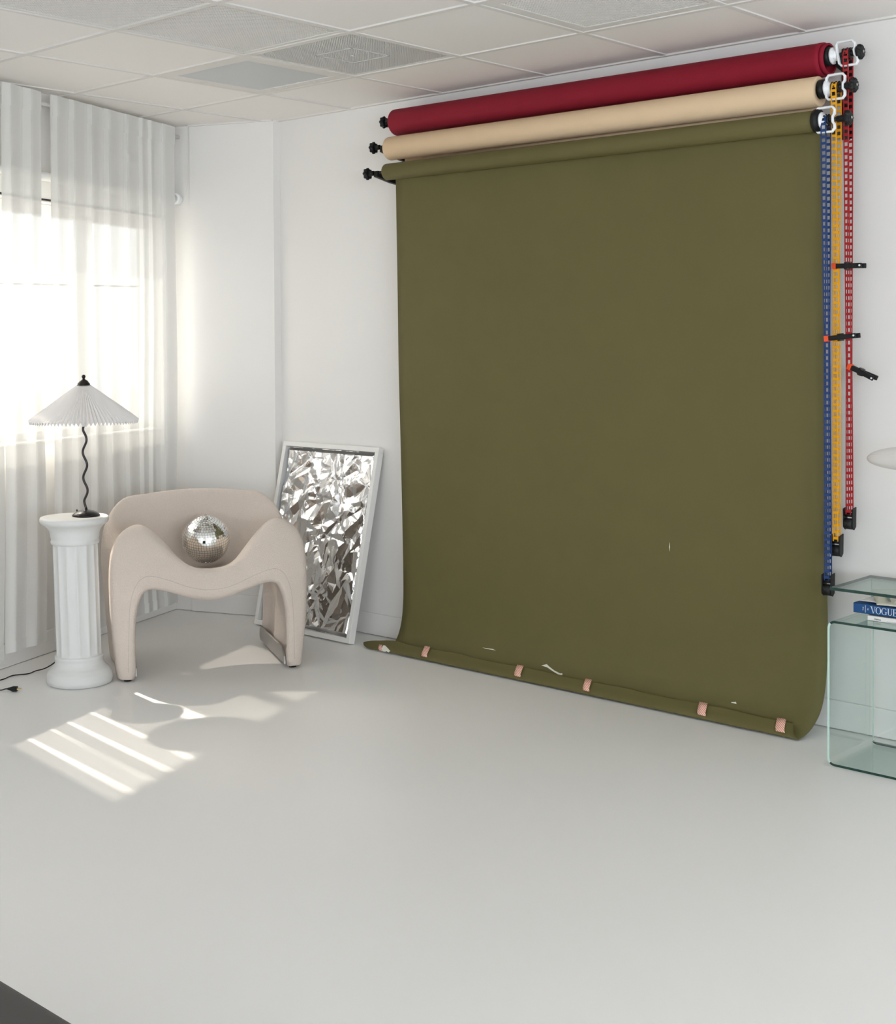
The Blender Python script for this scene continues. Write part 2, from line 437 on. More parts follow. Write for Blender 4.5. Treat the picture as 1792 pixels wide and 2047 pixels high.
# ------------------------------------------------------------------ curtains
def curtain(s0, s1, pleats, label, seed, off=.088, zb=.065, amp=.0062, m='sheer'):
    rnd = random.Random(seed)
    # soft folds: slanting panels with a quick rounded turn back
    L = s1 - s0; n = pleats; w = [rnd.uniform(.55, 1.5) for _ in range(n)]; sw = sum(w); w = [x*L/sw for x in w]
    Q = []; s = s0
    for i in range(n):
        a = amp*rnd.uniform(.6, 1.2); c1 = rnd.uniform(.0, .12); c2 = rnd.uniform(-.12, .12)
        for k in range(18):
            f = k/18; g = f - .11*math.sin(2*PI*f)*-1
            Q.append((s + w[i]*(f + .045*math.sin(2*PI*f + .5)), a*(-math.cos(2*PI*f) - c1*math.sin(4*PI*f) + c2*math.sin(6*PI*f)*.6)*.9))
        s += w[i]
    Q.append((s, -amp*.8))
    # blend amplitude jumps between folds
    for _ in range(3): Q = [Q[0]] + [(Q[k][0], .25*Q[k-1][1] + .5*Q[k][1] + .25*Q[k+1][1]) for k in range(1, len(Q)-1)] + [Q[-1]]
    zt = H - .016
    zs = [zt, zt-.03, zt-.06, zt-.095] + [zt-.095 - (zt-.095-zb)*k/26 for k in range(1, 27)]
    def pt(i, z, zz):
        s, o = Q[i]; f = (zt - z)/(zt - zb)
        g = .6 + .4*f if f > .04 else .6
        wob = .010*math.sin(3.1*z + 5*s + seed)*f
        ds = .005*math.sin(2.2*z + 9*s + seed*2)*f
        return WW((s + ds, off + o*g + wob, zz))
    mb = MB(); nq = len(Q)
    vs = [pt(i, z, z) for z in zs for i in range(nq)]
    fs = [(k*nq+i, k*nq+i+1, (k+1)*nq+i+1, (k+1)*nq+i) for k in range(len(zs)-1) for i in range(nq-1)]
    mb.add(vs, fs, 0, True)
    root = thing('sheer_curtain', label, 'curtain', WW(((s0+s1)/2, off, zb)), 'sheer curtains on the window wall')
    mb.build('curtain_panel', M[m], root, fixn=False)
    mb = MB(); hz = [zt, zt-.03, zt-.06, zt-.095]
    vs = [pt(i, z, z) + Nn*.004 for z in hz for i in range(nq)]
    mb.add(vs, [(k*nq+i, k*nq+i+1, (k+1)*nq+i+1, (k+1)*nq+i) for k in range(3) for i in range(nq-1)], 0, True)
    mb.build('heading', M['sheer'], root, fixn=False)
    mb = MB(); hz = [zb+.05, zb+.0]
    vs = [pt(i, z, z) + Nn*.003 for z in hz for i in range(nq)]
    mb.add(vs, [(i, i+1, nq+i+1, nq+i) for i in range(nq-1)], 0, True)
    mb.build('hem', M['sheer'], root, fixn=False)
    return root
curtain(.288, 1.328, 8, 'wide sheer white curtain right of the narrow gap, behind the lamp and chair', 3)
curtain(-.05, .222, 2, 'narrow sheer white curtain at the left edge, left of the gap', 5, zb=.085)
curtain(-2.3, -.43, 17, 'sheer white curtain on the window wall, farthest from the pilaster, outside the view', 9)
curtain(-.195, -.062, 1, 'unseen thin sheer strip nearest the lamp, added to lay a bright sun streak on the floor', 12, m='sheer_streak', amp=.004)  # this and the next two: unseen strips added to shape the sun streaks
curtain(-.300, -.200, 1, 'unseen sheer strip between two thinner ones, added to dim the floor between the sun streaks', 14, amp=.004)
curtain(-.425, -.305, 1, 'unseen thin sheer strip farther from the lamp, added to lay a second sun streak on the floor', 13, m='sheer_streak', amp=.004)
t = thing('curtain_rod', 'white curtain rod under the ceiling, its end poking out beside the pilaster', 'curtain rod', WW((0, .075, H-.05)))
mb = MB(); mb.tube([WW((s, .045, H-.055)) for s in (-2.6, 0, 1.428)], .010, 12); mb.build('rod', M['white_metal'], t)
for s in (1.385, -.02, -2.4):
    mb = MB(); mb.box((s-.008, 0, H-.075), (s+.008, .050, H-.064), WW); mb.build('rod_bracket', M['white_metal'], t)
# roller blind
t = thing('roller_blind', 'white rolled-up roller blind above the window with a round end cap', 'blind', WW((.5, .035, 2.14)))
mb = MB(); mb.tube([WW((-.5, .036, 2.200)), WW((1.395, .036, 2.200))], .022, 20); mb.build('blind_tube', M['white_metal'], t)
mb = MB(); mb.tube([WW((1.395, .040, 2.200)), WW((1.428, .040, 2.200))], .030, 28); mb.build('end_cap', M['white_plastic'], t, bevel=.002)
mb = MB(); mb.box((-.5, .008, 2.102), (1.38, .011, 2.2), WW); mb.build('blind_cloth', M['white_metal'], t)
mb = MB(); mb.box((-.5, .006, 2.094), (1.38, .014, 2.102), WW); mb.build('roller_shadow', M['void'], t);  # dark strip standing in for the shadow under the roller
# overhead wires outside
t = thing('overhead_wires', 'thin dark overhead wires outside the window, seen through the curtain gap', 'wires', (-6, -1, 2.0))
mb = MB(); mb.tube([(-6.5, -6, 2.72), (-6.5, -1, 2.66), (-6.5, 6, 2.72)], .010, 6); mb.tube([(-6.5, -6, 2.02), (-6.5, -1, 1.98), (-6.5, 6, 2.02)], .010, 6)
mb.build('wire', M['grout'], t)

# ------------------------------------------------------------------ backdrop rolls
XK = 3.304; XL = .925
rolls = [('red', -.110, 2.456, .061, 3.184, 1.020), ('beige', -.160, 2.333, .054, 3.187, 1.028), ('olive', -.200, 2.214, .038, 3.189, 1.045)]
rz = {'red': (2.458, 2.447, 2.468), 'beige': (2.331, 2.326, 2.345), 'olive': (2.218, 2.2155, 2.220)}   # roll height left, right, left spindle
ctext = {'red': 'top roll of crimson backdrop paper on the wall hooks', 'beige': 'middle roll of beige backdrop paper on the wall hooks',
         'olive': 'lowest roll of olive green backdrop paper with its long sheet hanging to the floor'}
def knob(mb, x, y, z, dirx, lobes=8, r=.026):
    mb.lathe([(r*.6, 0), (r, .006), (r, .016), (r*.75, .022)], (x if dirx > 0 else x - .022, y, z), 'x', 48, rad=lambda a, rr, h: rr*(1 + .10*math.cos(lobes*a)))
    mb.lathe([(.011, 0), (.013, .03)] if dirx > 0 else [(.013, 0), (.011, .03)], (x - .03 if dirx > 0 else x, y, z), 'x', 24)
for nm, y, z, r, xr, xl in rolls:
    t = thing('backdrop_roll', ctext[nm], 'backdrop roll', (2.1, y, z), 'seamless paper rolls')
    mb = MB()
    prof = [(r*.50, 0), (r*.97, .0), (r, .002), (r, xr-xl-.02), (r*1.012, xr-xl-.019), (r*1.0, xr-xl-.001), (r*.50, xr-xl), (r*.50, xr-xl-.05)] if nm == 'red' else \
           [(r*.50, 0), (r*.97, 0), (r, .002), (r, xr-xl-.002), (r*.97, xr-xl), (r*.52, xr-xl), (r*.52, xr-xl-.05)]
    zl, zr, zsl = rz[nm]; slope = lambda q: (q[0], q[1], q[2] + (zr - zl)*(q[0] - xl)/(xr - xl))
    mb.lathe(prof, (xl, y, zl), 'x', 72, cap=False, T=slope)
    mb.build('paper_roll', M[nm+'_paper'], t)
    if nm == 'red':
        mb = MB(); mb.lathe([(r*.6, 0), (r*.93, 0), (r*.93, .016), (r*.80, .016)], (xr, y, zr), 'x', 60, cap=False); mb.build('paper_edge', M['red_paper'], t)
    mb = MB(); mb.lathe([(r*.5, -.06), (r*.5, .002), (.034 if nm != 'olive' else .043, .004), (.034 if nm != 'olive' else .043, .020), (.012, .024)], (xr, y, z), 'x', 32); mb.build('end_plug', M['black'], t)
    # left expander with knob
    mb = MB(); mb.lathe([(.012, -.02), (.026, -.008), (.026, .0), (.018, .03)], (xl, y, zsl), 'x', 24); mb.build('end_plug', M['black'], t)
    mb = MB(); xk_ = XL + (.02 if nm == 'red' else 0); mb.tube([(xk_ + .012, y, zsl), (xl + .01, y, zsl)], .007, 14); mb.build('spindle', M['black_metal'], t)
    mb = MB(); knob(mb, xk_ + .004, y, zsl, -1); mb.build('knob', M['black'], t)
    if nm == 'red': red_t = t
    if nm == 'olive': olive_t = t
    if nm == 'beige':
        mb = MB(); pr = [(-.112, z), (-.112, z-.05), (-.118, z-.10), (-.125, z-.135)]
        mb.add([(x, yy, zz) for yy, zz in pr for x in (1.075, 3.165)], [(2*i, 2*i+1, 2*i+3, 2*i+2) for i in range(3)], 0, True)
        o = mb.build('paper_end', M['beige_paper'], t); s_ = o.modifiers.new('s', 'SOLIDIFY'); s_.thickness = .0006

# olive sheet
def cr(P, n):
    P = [np.array(p, float) for p in P]; out = []
    for i in range(len(P)-1):
        p0, p1, p2, p3 = P[max(i-1, 0)], P[i], P[i+1], P[min(i+2, len(P)-1)]
        for k in range(n):
            t = k/n; out.append(.5*((2*p1) + (-p0+p2)*t + (2*p0-5*p1+4*p2-p3)*t*t + (-p0+3*p1-3*p2+p3)*t**3))
    out.append(P[-1]); return out
sheet = [(-.166, 2.205, 1.072, 3.196), (-.160, 2.10, 1.068, 3.192), (-.148, 1.70, 1.060, 3.193), (-.138, 1.30, 1.052, 3.196), (-.122, .90, 1.046, 3.196), (-.106, .55, 1.040, 3.193),
         (-.098, .36, 1.036, 3.192), (-.098, .24, 1.036, 3.188), (-.108, .15, 1.038, 3.184), (-.130, .085, 1.042, 3.178), (-.165, .040, 1.048, 3.168), (-.200, .016, 1.048, 3.158), (-.240, .006, 1.03, 3.150)]
S = cr(sheet, 6)
nx = 40; mb = MB(); vs = []
for yy, zz, xa, xb in S:
    for i in range(nx+1):
        f = i/nx; w = .004*math.sin(5*f*PI + zz*2)*min(1, zz)
        vs.append((xa + (xb-xa)*f, yy + w, max(zz, .0035)))
mb.add(vs, [(k*(nx+1)+i, k*(nx+1)+i+1, (k+1)*(nx+1)+i+1, (k+1)*(nx+1)+i) for k in range(len(S)-1) for i in range(nx)], 0, True)
o = mb.build('paper_sheet', M['olive_paper'], olive_t, fixn=False); sd = o.modifiers.new('s', 'SOLIDIFY'); sd.thickness = .0008
# folded flap at the bottom
flap = cr([(-.236, .004, 1.00, 3.150), (-.248, .009, .965, 3.150), (-.247, .018, .94, 3.140), (-.236, .029, .915, 3.128), (-.220, .040, .895, 3.118), (-.203, .052, .882, 3.108)], 5)
mb = MB(); vs = []
for k, (yy, zz, xa, xb) in enumerate(flap):
    for i in range(nx+1):
        f = (i/nx)**1.3; X = xa + (xb-xa)*f
        dz = 0
        if X < 1.05: dz = -(1.05 - X)*.20*(k/len(flap))
        jag = .0
        if k == len(flap)-1: jag = .0025*math.sin(31*f) + .002*math.sin(77*f)
        vs.append((X, yy + dz*.2, max(.003, zz + dz + jag)))
mb.add(vs, [(k*(nx+1)+i, k*(nx+1)+i+1, (k+1)*(nx+1)+i+1, (k+1)*(nx+1)+i) for k in range(len(flap)-1) for i in range(nx)], 0, True)
o = mb.build('folded_flap', M['olive_paper'], olive_t, fixn=False); sd = o.modifiers.new('s', 'SOLIDIFY'); sd.thickness = .0008
# scratch marks on the sheet (torn surface)
def on_sheet(zq):
    for a, b in zip(S, S[1:]):
        if a[1] >= zq >= b[1]:
            t = (a[1]-zq)/(a[1]-b[1]+1e-9); return a[0] + (b[0]-a[0])*t
    return S[-1][0]
def mark(pts, name='scratch_mark', m='scrap', parent=olive_t, lift=.004):
    mb = MB(); P = [(x, on_sheet(z_) - lift, z_ + lift*.7) for x, z_ in pts]
    mb.add(P, [tuple(range(len(P)))]); o = mb.build(name, M[m], parent); return o
mark([(1.905, .058), (1.93, .066), (1.945, .060), (1.98, .050), (2.015, .044), (2.025, .046), (2.03, .041), (2.02, .037), (1.98, .045), (1.94, .055)])
mark([(2.52, .600), (2.524, .62), (2.523, .64), (2.520, .62)])
mark([(2.82, .062), (2.84, .066), (2.845, .060), (2.825, .060)])
mark([(1.56, .080), (1.62, .082), (1.64, .079), (1.58, .078)])

# tape pieces
tapes = [(1.03, .028, 1, 'torn pink striped tape piece on the curled lower left corner of the olive sheet', .020),
         (1.302, .030, 0, 'pink striped tape piece on the olive sheet hem, nearest to the silver art frame', .034),
         (1.844, .034, 0, 'pink striped tape piece beside the white scratch on the olive sheet hem', .034),
         (2.203, .034, 0, 'pink striped tape piece at the middle of the olive sheet hem, right of the scratch', .032),
         (2.744, .034, 0, 'pink striped tape piece on the olive sheet hem, second from the glass table', .036),
         (3.073, .034, 0, 'pink striped tape piece on the lower right corner of the olive sheet hem', .036)]
F = flap
for X, zc, tw, lb, wd in tapes:
    mb = MB(); pts = []
    sk = .010
    ring = [(-.2455, .021), (-.2385, .032), (-.221, .0455), (-.2035, .0585)] if not tw else [(-.247, .006), (-.2485, .014), (-.243, .021), (-.230, .030)]
    vs = []
    for k, (yy, zz) in enumerate(ring):
        for i in (0, 1): vs.append((X - wd/2 + wd*i - sk*(k-1.5)*.6, yy - .003, zz + .002))
    mb.add(vs, [(2*k, 2*k+1, 2*k+3, 2*k+2) for k in range(3)], 0, True)
    o = mb.build('tape_strip', M['tape'], fixn=False); sd = o.modifiers.new('s', 'SOLIDIFY'); sd.thickness = .0006; tag(o, lb, 'tape', 'striped tape pieces on the olive sheet hem')
mb = MB(); A_ = [(1.040, -.2475, .018), (1.048, -.2515, .010), (1.066, -.253, .008), (1.078, -.253, .013), (1.090, -.252, .009), (1.098, -.250, .016)]; B_ = [(1.040, -.236, .031), (1.052, -.235, .032), (1.066, -.240, .028), (1.076, -.243, .025), (1.088, -.247, .021), (1.097, -.2495, .018)]
for k in range(5): mb.prism([A_[k], A_[k+1], B_[k+1], B_[k]], (0, -.0015, .001))
tag(mb.build('paper_scrap', M['scrap']), 'ragged white paper scrap stuck beside the torn tape at the sheet\'s lower left corner', 'paper scrap')

# wall brackets
def bracket(x, label, side):
    t = thing('wall_bracket', label, 'bracket', (x, 0, 2.3), 'black triple hook brackets')
    mb = MB(); mb.box((x-.022, -.005, 2.17), (x+.022, 0, 2.50)); mb.build('mounting_plate', M['black'], t, bevel=.002)
    for nm, y, z, r, xr, xl in rolls:
        mb = MB()
        zz = z - .004
        poly = [(x, 0, zz + .01), (x, y - .012, zz + .018), (x, y - .016, zz - .010), (x, y*.6, zz - .030), (x, 0, zz - .045)]
        mb.prism([(p[0]-.012, p[1], p[2]) for p in poly], (.024, 0, 0))
        mb.build('hook', M['black'], t, bevel=.003)
    return t
bracket(3.215, 'black wall bracket holding the right ends of the paper rolls, behind the chains', 1)
bracket(.985, 'black wall bracket holding the left ends of the paper rolls', -1)

# chain drives
desc = {'red': ('topmost', 3.268), 'beige': ('middle', 3.250), 'olive': ('lowest', 3.231)}
cc = {'red': 'red', 'beige': 'yellow', 'olive': 'blue'}
for nm, y, z, r, xr, xl in rolls:
    xs = desc[nm][1]
    t = thing('chain_pulley', '%s white caged pulley with black knob, carrying the %s chain' % (desc[nm][0], cc[nm]), 'pulley', (xs, y, z), 'chain pulleys at the right roll ends')
    mb = MB(); mb.tube([(xr + .01, y, z), (XK - .02, y, z)], .008, 16); mb.build('spindle', M['black_metal'], t)
    # collar cone
    mb = MB(); mb.lathe([(.016, 0), (.030, .004), (.030, .010), (.020, .016), (.020, .020), (.014, .026)], (xr + .022, y, z), 'x', 32); mb.build('collar', M['white_plastic'], t)
    # cage: rounded rectangular loop in the XZ plane with pinch at right
    xa, xb = xs - .032, xs + .038; hh = .043; tilt = {'red': .008, 'beige': 0, 'olive': 0}[nm]
    loop = [(xa+.008, hh), (xb-.008, hh), (xb, hh-.010), (xb+.0, .018), (xb-.007, .010), (xb-.007, -.010), (xb, -.018), (xb, -hh+.010), (xb-.008, -hh), (xa+.008, -hh), (xa, -hh+.010), (xa, -.015), (xa, .015), (xa, hh-.010)]
    mb = MB(); mb.tube([(p[0] + tilt*p[1]/hh*-1, y - .013, z + p[1]) for p in loop], .0042, 8, closed=True, flat=(1, 1))
    mb.tube([(p[0] + tilt*p[1]/hh*-1, y - .007, z + p[1]) for p in loop], .0042, 8, closed=True)
    mb.build('cage', M['white_plastic'], t)
    mb = MB()
    mb.lathe([(.010, -.015), (.021, -.013), (.014, -.009), (.014, .009), (.021, .013), (.010, .015)], (xs, y, z), 'x', 40)
    for k in range(8):
        a = 2*PI*k/8; mb.tube([(xs, y + .017*math.cos(a), z + .013*math.sin(a)), (xs, y + .0215*math.cos(a), z + .0215*math.sin(a))], [.006, .0035], 6)
    mb.build('sprocket', M['black'], t)
    mb = MB(); knob(mb, XK, y, z, 1, lobes=10, r=.025); mb.lathe([(.004, .0), (.004, .024)], (XK, y, z), 'x', 12); mb.build('knob', M['black'], t)
    mb = MB(); mb.lathe([(.005, 0), (.005, .002)], (XK + .0235, y, z), 'x', 14); mb.build('bolt_head', M['steel'], t)

def chain(color, xs, y, z, zbot, clampz, label, xbot, ybot, pinch=.5, tw=0):
    """ladder chain loop round the sprocket and down to its weight"""
    t = thing('pull_chain', label, 'chain', (xs, y, zbot), 'plastic ladder pull chains')
    R = .0195; w = .0098
    def pos(side, zz):   # side -1 front, +1 back
        f = (z - zz)/(z - zbot)
        fc = (z - clampz)/(z - zbot)
        sep = R*(1 - .80*min(1, (f/fc))**1.2) if f < fc else R*(.20 + pinch*.6*(f - fc)/(1 - fc))
        if f > .93: sep = max(sep, R*.45)
        cx = xs + (xbot - xs)*f; cy = y + (ybot - y)*f
        cx += side*tw*math.sin(PI*min(1, f/fc))*.5 + (side*tw*.6*math.sin(PI*(f-fc)/(1-fc)) if f > fc else 0)
        return Vector((cx, cy + side*sep, zz))
    path = []
    n = int((z - zbot)/.0225)
    front = [pos(-1, zbot + (z - zbot)*k/n) for k in range(n+1)]
    back = [pos(1, zbot + (z - zbot)*k/n) for k in range(n+1)]
    arc = [Vector((xs, y - R*math.cos(PI*k/5), z + R*math.sin(PI*k/5))) for k in range(1, 5)]
    arc = [Vector((xs, y - R*math.cos(PI*k/7), z + R*math.sin(PI*k/7))) for k in range(1, 7)]
    path = front + arc + back[::-1]
    mb = MB()
    for sx in (-1, 1):
        for a, b in zip(path, path[1:]):
            d = (b-a); X = Vector((1, 0, 0)); nrm = d.cross(X).normalized()
            hx = X*.0017; hn = nrm*.0015
            c0 = a + X*sx*w*.88; c1 = b + X*sx*w*.88
            mb.add([c0-hx-hn, c0+hx-hn, c0+hx+hn, c0-hx+hn, c1-hx-hn, c1+hx-hn, c1+hx+hn, c1-hx+hn], [(0,3,2,1),(4,5,6,7),(0,1,5,4),(1,2,6,5),(2,3,7,6),(3,0,4,7)])
    for a, b in zip(path, path[1:]):
        d = (b-a).normalized(); X = Vector((1, 0, 0)); nrm = d.cross(X).normalized()
        c = (a+b)/2; hx = X*w*.9; hn = nrm*.0022; hd = d*.0045
        mb.add([c-hx-hn-hd, c+hx-hn-hd, c+hx+hn-hd, c-hx+hn-hd, c-hx-hn+hd, c+hx-hn+hd, c+hx+hn+hd, c-hx+hn+hd], [(0,3,2,1),(4,5,6,7),(0,1,5,4),(1,2,6,5),(2,3,7,6),(3,0,4,7)])
    mb.build('chain_loop', M['chain_'+color], t, fixn=True)
    # weight: U shaped holder
    mb = MB(); x, yy = xbot, ybot
    for s in (-1, 1):
        mb.prism([(x + s*.0175 - .002, yy-.014, zbot+.020), (x + s*.0175 - .002, yy+.014, zbot+.026), (x + s*.0165 - .002, yy+.014, zbot-.045), (x + s*.0165-.002, yy, zbot-.056), (x + s*.0165-.002, yy-.014, zbot-.045)], (.004, 0, 0))
    mb.lathe([(.020, 0), (.020, .032)], (x-.016, yy, zbot-.034), 'x', 28)
    mb.lathe([(.008, 0), (.008, .032)], (x-.016, yy, zbot-.002), 'x', 16)
    mb.build('chain_weight', M['black'], t)
    return t
rd = {k[0]: k for k in rolls}
chain('red', 3.270, -.110, 2.452, .815, 1.35, 'red ladder chain hanging nearest the bare wall, shortest of the three', 3.280, -.110)
chain('yellow', 3.250, -.160, 2.330, .722, 1.70, 'yellow ladder chain hanging between the blue and the red chain', 3.256, -.160, pinch=.2, tw=.004)
chain('blue', 3.231, -.200, 2.210, .585, 1.45, 'blue ladder chain hanging along the right edge of the olive sheet', 3.242, -.198)

# spring clamps
def clamp(p0, p1, label, openj=.3):
    p0, p1 = Vector(p0), Vector(p1); d = (p1-p0); L = d.length; X = d.normalized()
    Yv = Vector((0, 1, 0)); Z = X.cross(Yv).normalized(); Yv = Z.cross(X)
    Tm = lambda q: p0 + X*q[0]*L + Z*q[1] + Yv*q[2]
    t = thing('spring_clamp', label, 'clamp', p0, 'black spring clamps on the chains')
    for s in (-1, 1):
        mb = MB()
        # each arm lies in the plane (X, Y-ish); seen edge-on from the front
        P = [(.07, .002), (.12, .010), (.38, .011), (.55, .013), (.78, .018), (.97, .022), (1.0, .018), (.97, .012), (.70, .008), (.45, .001), (.12, .001)]
        mb.prism([Tm((a, -.0085, s*b)) for a, b in P], Z*.017)
        mb.build('clamp_arm', M['black'], t, bevel=.002)
        mb = MB(); mb.prism([Tm((a, -.0105, s*b)) for a, b in [(-.02, .001), (-.02, .011), (.12, .014), (.12, .001)]], Z*.021)
        mb.build('jaw_pad', M['orange'], t, bevel=.002)
    mb = MB()
    a0 = Tm((.46, -.013, 0)); a1 = Tm((.46, .013, 0)); mb.tube([a0, a1], .012, 20); mb.build('spring_hub', M['black_metal'], t, bevel=.001)
    mb = MB(); c = Tm((.945, 0, -.0245)); mb.tube([c, c - Yv*.0015], .0035, 14); mb.build('handle_hole', M['white_plastic'], t)
    return t
clamp((3.240, -.160, 1.701), (3.357, -.160, 1.699), 'black spring clamp with orange jaw pinching the yellow chain, highest of three')
clamp((3.232, -.200, 1.443), (3.355, -.200, 1.455), 'black spring clamp with orange jaw pinching the blue chain')
clamp((3.278, -.115, 1.345), (3.378, -.112, 1.302), 'black spring clamp with orange jaw slanting down from the red chain')

# ------------------------------------------------------------------ silver foil art in white frame
FWD, FL = .700, .940
tilt = math.asin(.208/FL)
fx0 = .122
def FR(q):    # (a across, b up, n outwards) -> world. Back bottom edge on the floor, back top edge on the wall
    a, b, n = q
    by = -.214 + b*math.sin(tilt); bz = b*math.cos(tilt)
    return Vector((fx0 + a, by - n*math.cos(tilt), bz + n*math.sin(tilt) + .001))
t = thing('foil_artwork', 'tall white framed panel of crumpled silver foil leaning on the wall beside the chair', 'artwork', FR((FWD/2, 0, 0)))
mb = MB(); fb, fd = .024, .036
mb.box((0, 0, 0), (FWD, fb, fd), FR); mb.box((0, FL-fb, 0), (FWD, FL, fd), FR)
mb.box((0, fb, 0), (fb, FL-fb, fd), FR); mb.box((FWD-fb, fb, 0), (FWD, FL-fb, fd), FR)
mb.build('frame', M['frame_white'], t, bevel=.0015)
mb = MB(); mb.box((fb*.5, fb*.5, .002), (FWD-fb*.5, FL-fb*.5, .006), FR); mb.build('backing_board', M['frame_white'], t)
nu, nv = 230, 310
ua = np.linspace(fb, FWD-fb, nu); va = np.linspace(fb, FL-fb, nv); U, V = np.meshgrid(ua, va)
rs = np.random.RandomState(21)
# domain warp
def wave(f, s, amp):
    r_ = np.random.RandomState(s); o_ = np.zeros_like(U)
    for _ in range(5):
        k = r_.randn(2)*f; o_ += np.sin(k[0]*U + k[1]*V + r_.rand()*6.28)
    return o_*amp/5
def crease(n, slope, asp, seed, ang0=0.9):
    r_ = np.random.RandomState(seed); best = np.full(U.shape, 1e9)
    u_ = U + wave(9, seed, .03); v_ = V + wave(9, seed+50, .03)
    for _ in range(n):
        cx_, cy_ = r_.rand()*FWD, r_.rand()*FL; m_ = r_.randint(3, 6); d_ = np.full(U.shape, -1e9)
        th = ang0 + r_.randn()*.7; st = asp**r_.uniform(.2, 1.0)
        for j in range(m_):
            al = 2*PI*(j + r_.rand()*.7)/m_
            gx, gy = math.cos(al), math.sin(al)*st
            g0 = gx*math.sin(th) + gy*math.cos(th); g1 = -gx*math.cos(th) + gy*math.sin(th)
            d_ = np.maximum(d_, g0*(u_-cx_) + g1*(v_-cy_))
        best = np.minimum(best, d_*slope*r_.uniform(.6, 1.3) + r_.rand()*.004)
    return best
hgt = crease(60, .52, .32, 1) + .75*crease(170, .44, .35, 2, 2.0) + .42*crease(420, .40, .4, 3, .5)
hgt = (hgt - hgt.mean())
def blur(A, r):
    for ax_ in (0, 1):
        Pd = np.pad(A, [(r+1, r) if a_ == ax_ else (0, 0) for a_ in (0, 1)], mode='edge'); C_ = np.cumsum(Pd, axis=ax_)
        A = (np.take(C_, range(2*r+1, C_.shape[ax_]), axis=ax_) - np.take(C_, range(0, C_.shape[ax_]-2*r-1), axis=ax_))/(2*r+1)
    return A
hgt = hgt - blur(blur(hgt, 22), 22)
hgt = hgt - hgt.min() + .002
edge = np.minimum(np.minimum(U-fb, FWD-fb-U), np.minimum(V-fb, FL-fb-V)); k_ = np.clip(edge/.02, .15, 1)
hgt = .006 + (hgt - .0)*k_
hgt = np.clip(hgt, .0065, .060)*.8
vs = [FR((U[j, i], V[j, i], hgt[j, i])) for j in range(nv) for i in range(nu)]
mb = MB(); mb.add(vs, [(j*nu+i, j*nu+i+1, (j+1)*nu+i+1, (j+1)*nu+i) for j in range(nv-1) for i in range(nu-1)], 0, False)
mb.build('foil', M['foil'], t, fixn=False)

# ------------------------------------------------------------------ armchair
MC = Vector((.803, -1.035, 0)); cu = Vector((.475, .88, 0)).normalized(); cb = Vector((-cu.y, cu.x, 0))
def CH(q): return MC + cu*q[0] + cb*q[1] + Vector((0, 0, q[2]))
net = [
 [(.352,.0,.022),(.345,.0,.20),(.332,.0,.335),(.285,.0,.418),(.19,.0,.405),(.09,.0,.372),(0,.0,.360)],
 [(.395,.02,.02),(.418,.025,.28),(.412,.045,.535),(.325,.060,.625),(.225,.045,.575),(.11,.028,.480),(0,.025,.452)],
 [(.400,.11,.02),(.424,.11,.28),(.414,.12,.560),(.305,.13,.658),(.205,.12,.590),(.105,.11,.470),(0,.11,.448)],
 [(.388,.22,.02),(.408,.22,.28),(.402,.22,.50),(.325,.24,.590),(.225,.24,.490),(.11,.24,.435),(0,.25,.428)],
 [(.374,.29,.02),(.388,.30,.25),(.394,.31,.46),(.352,.34,.560),(.245,.38,.490),(.12,.41,.440),(0,.42,.430)],
 [(.388,.37,.02),(.405,.39,.25),(.418,.41,.50),(.385,.445,.640),(.262,.475,.615),(.130,.49,.575),(0,.50,.560)],
 [(.390,.50,.02),(.412,.50,.28),(.422,.50,.56),(.335,.51,.722),(.215,.525,.745),(.105,.53,.755),(0,.535,.758)],
 [(.372,.57,.02),(.380,.575,.27),(.375,.575,.52),(.300,.575,.655),(.20,.59,.680),(.10,.60,.690),(0,.60,.692)],
]
rows = []
for r_ in net:
    left = [(-x, y, z) for x, y, z in r_]
    rows.append(np.array(left + r_[:-1][::-1], float))
G = np.array(rows)                      # (v, u, 3); u from left foot to right foot
def crm(A, n):
    out = []
    N = len(A)
    for i in range(N-1):
        p1, p2 = A[i], A[i+1]
        p0 = A[i-1] if i > 0 else 2*p1 - p2
        p3 = A[i+2] if i+2 < N else 2*p2 - p1
        for k in range(n):
            t = k/n; out.append(.5*((2*p1) + (-p0+p2)*t + (2*p0-5*p1+4*p2-p3)*t*t + (-p0+3*p1-3*p2+p3)*t**3))
    out.append(A[-1]); return np.array(out)
G = crm(G, 8); G = crm(G.transpose(1, 0, 2), 8).transpose(1, 0, 2)
for _ in range(9):
    K = G.copy(); K[1:-1, 1:-1] = .5*G[1:-1, 1:-1] + .125*(G[:-2, 1:-1] + G[2:, 1:-1] + G[1:-1, :-2] + G[1:-1, 2:])
    K[0, 1:-1] = .5*G[0, 1:-1] + .25*(G[0, :-2] + G[0, 2:]); K[-1, 1:-1] = .5*G[-1, 1:-1] + .25*(G[-1, :-2] + G[-1, 2:])
    K[1:-1, 0] = .5*G[1:-1, 0] + .25*(G[:-2, 0] + G[2:, 0]); K[1:-1, -1] = .5*G[1:-1, -1] + .25*(G[:-2, -1] + G[2:, -1])
    G = K
du = np.gradient(G, axis=1); dv = np.gradient(G, axis=0)
Nrm = np.cross(du, dv); Nrm /= np.linalg.norm(Nrm, axis=2, keepdims=True) + 1e-9
nvv, nuu = G.shape[:2]
if Nrm[nvv//3, nuu//2, 2] < 0: Nrm = -Nrm
def smooth_n(N_, it):
    for _ in range(it):
        K = N_.copy(); K[1:-1, 1:-1] = .2*(N_[1:-1, 1:-1] + N_[:-2, 1:-1] + N_[2:, 1:-1] + N_[1:-1, :-2] + N_[1:-1, 2:]); N_ = K
    return N_/(np.linalg.norm(N_, axis=2, keepdims=True) + 1e-9)
Nrm = smooth_n(Nrm, 20)
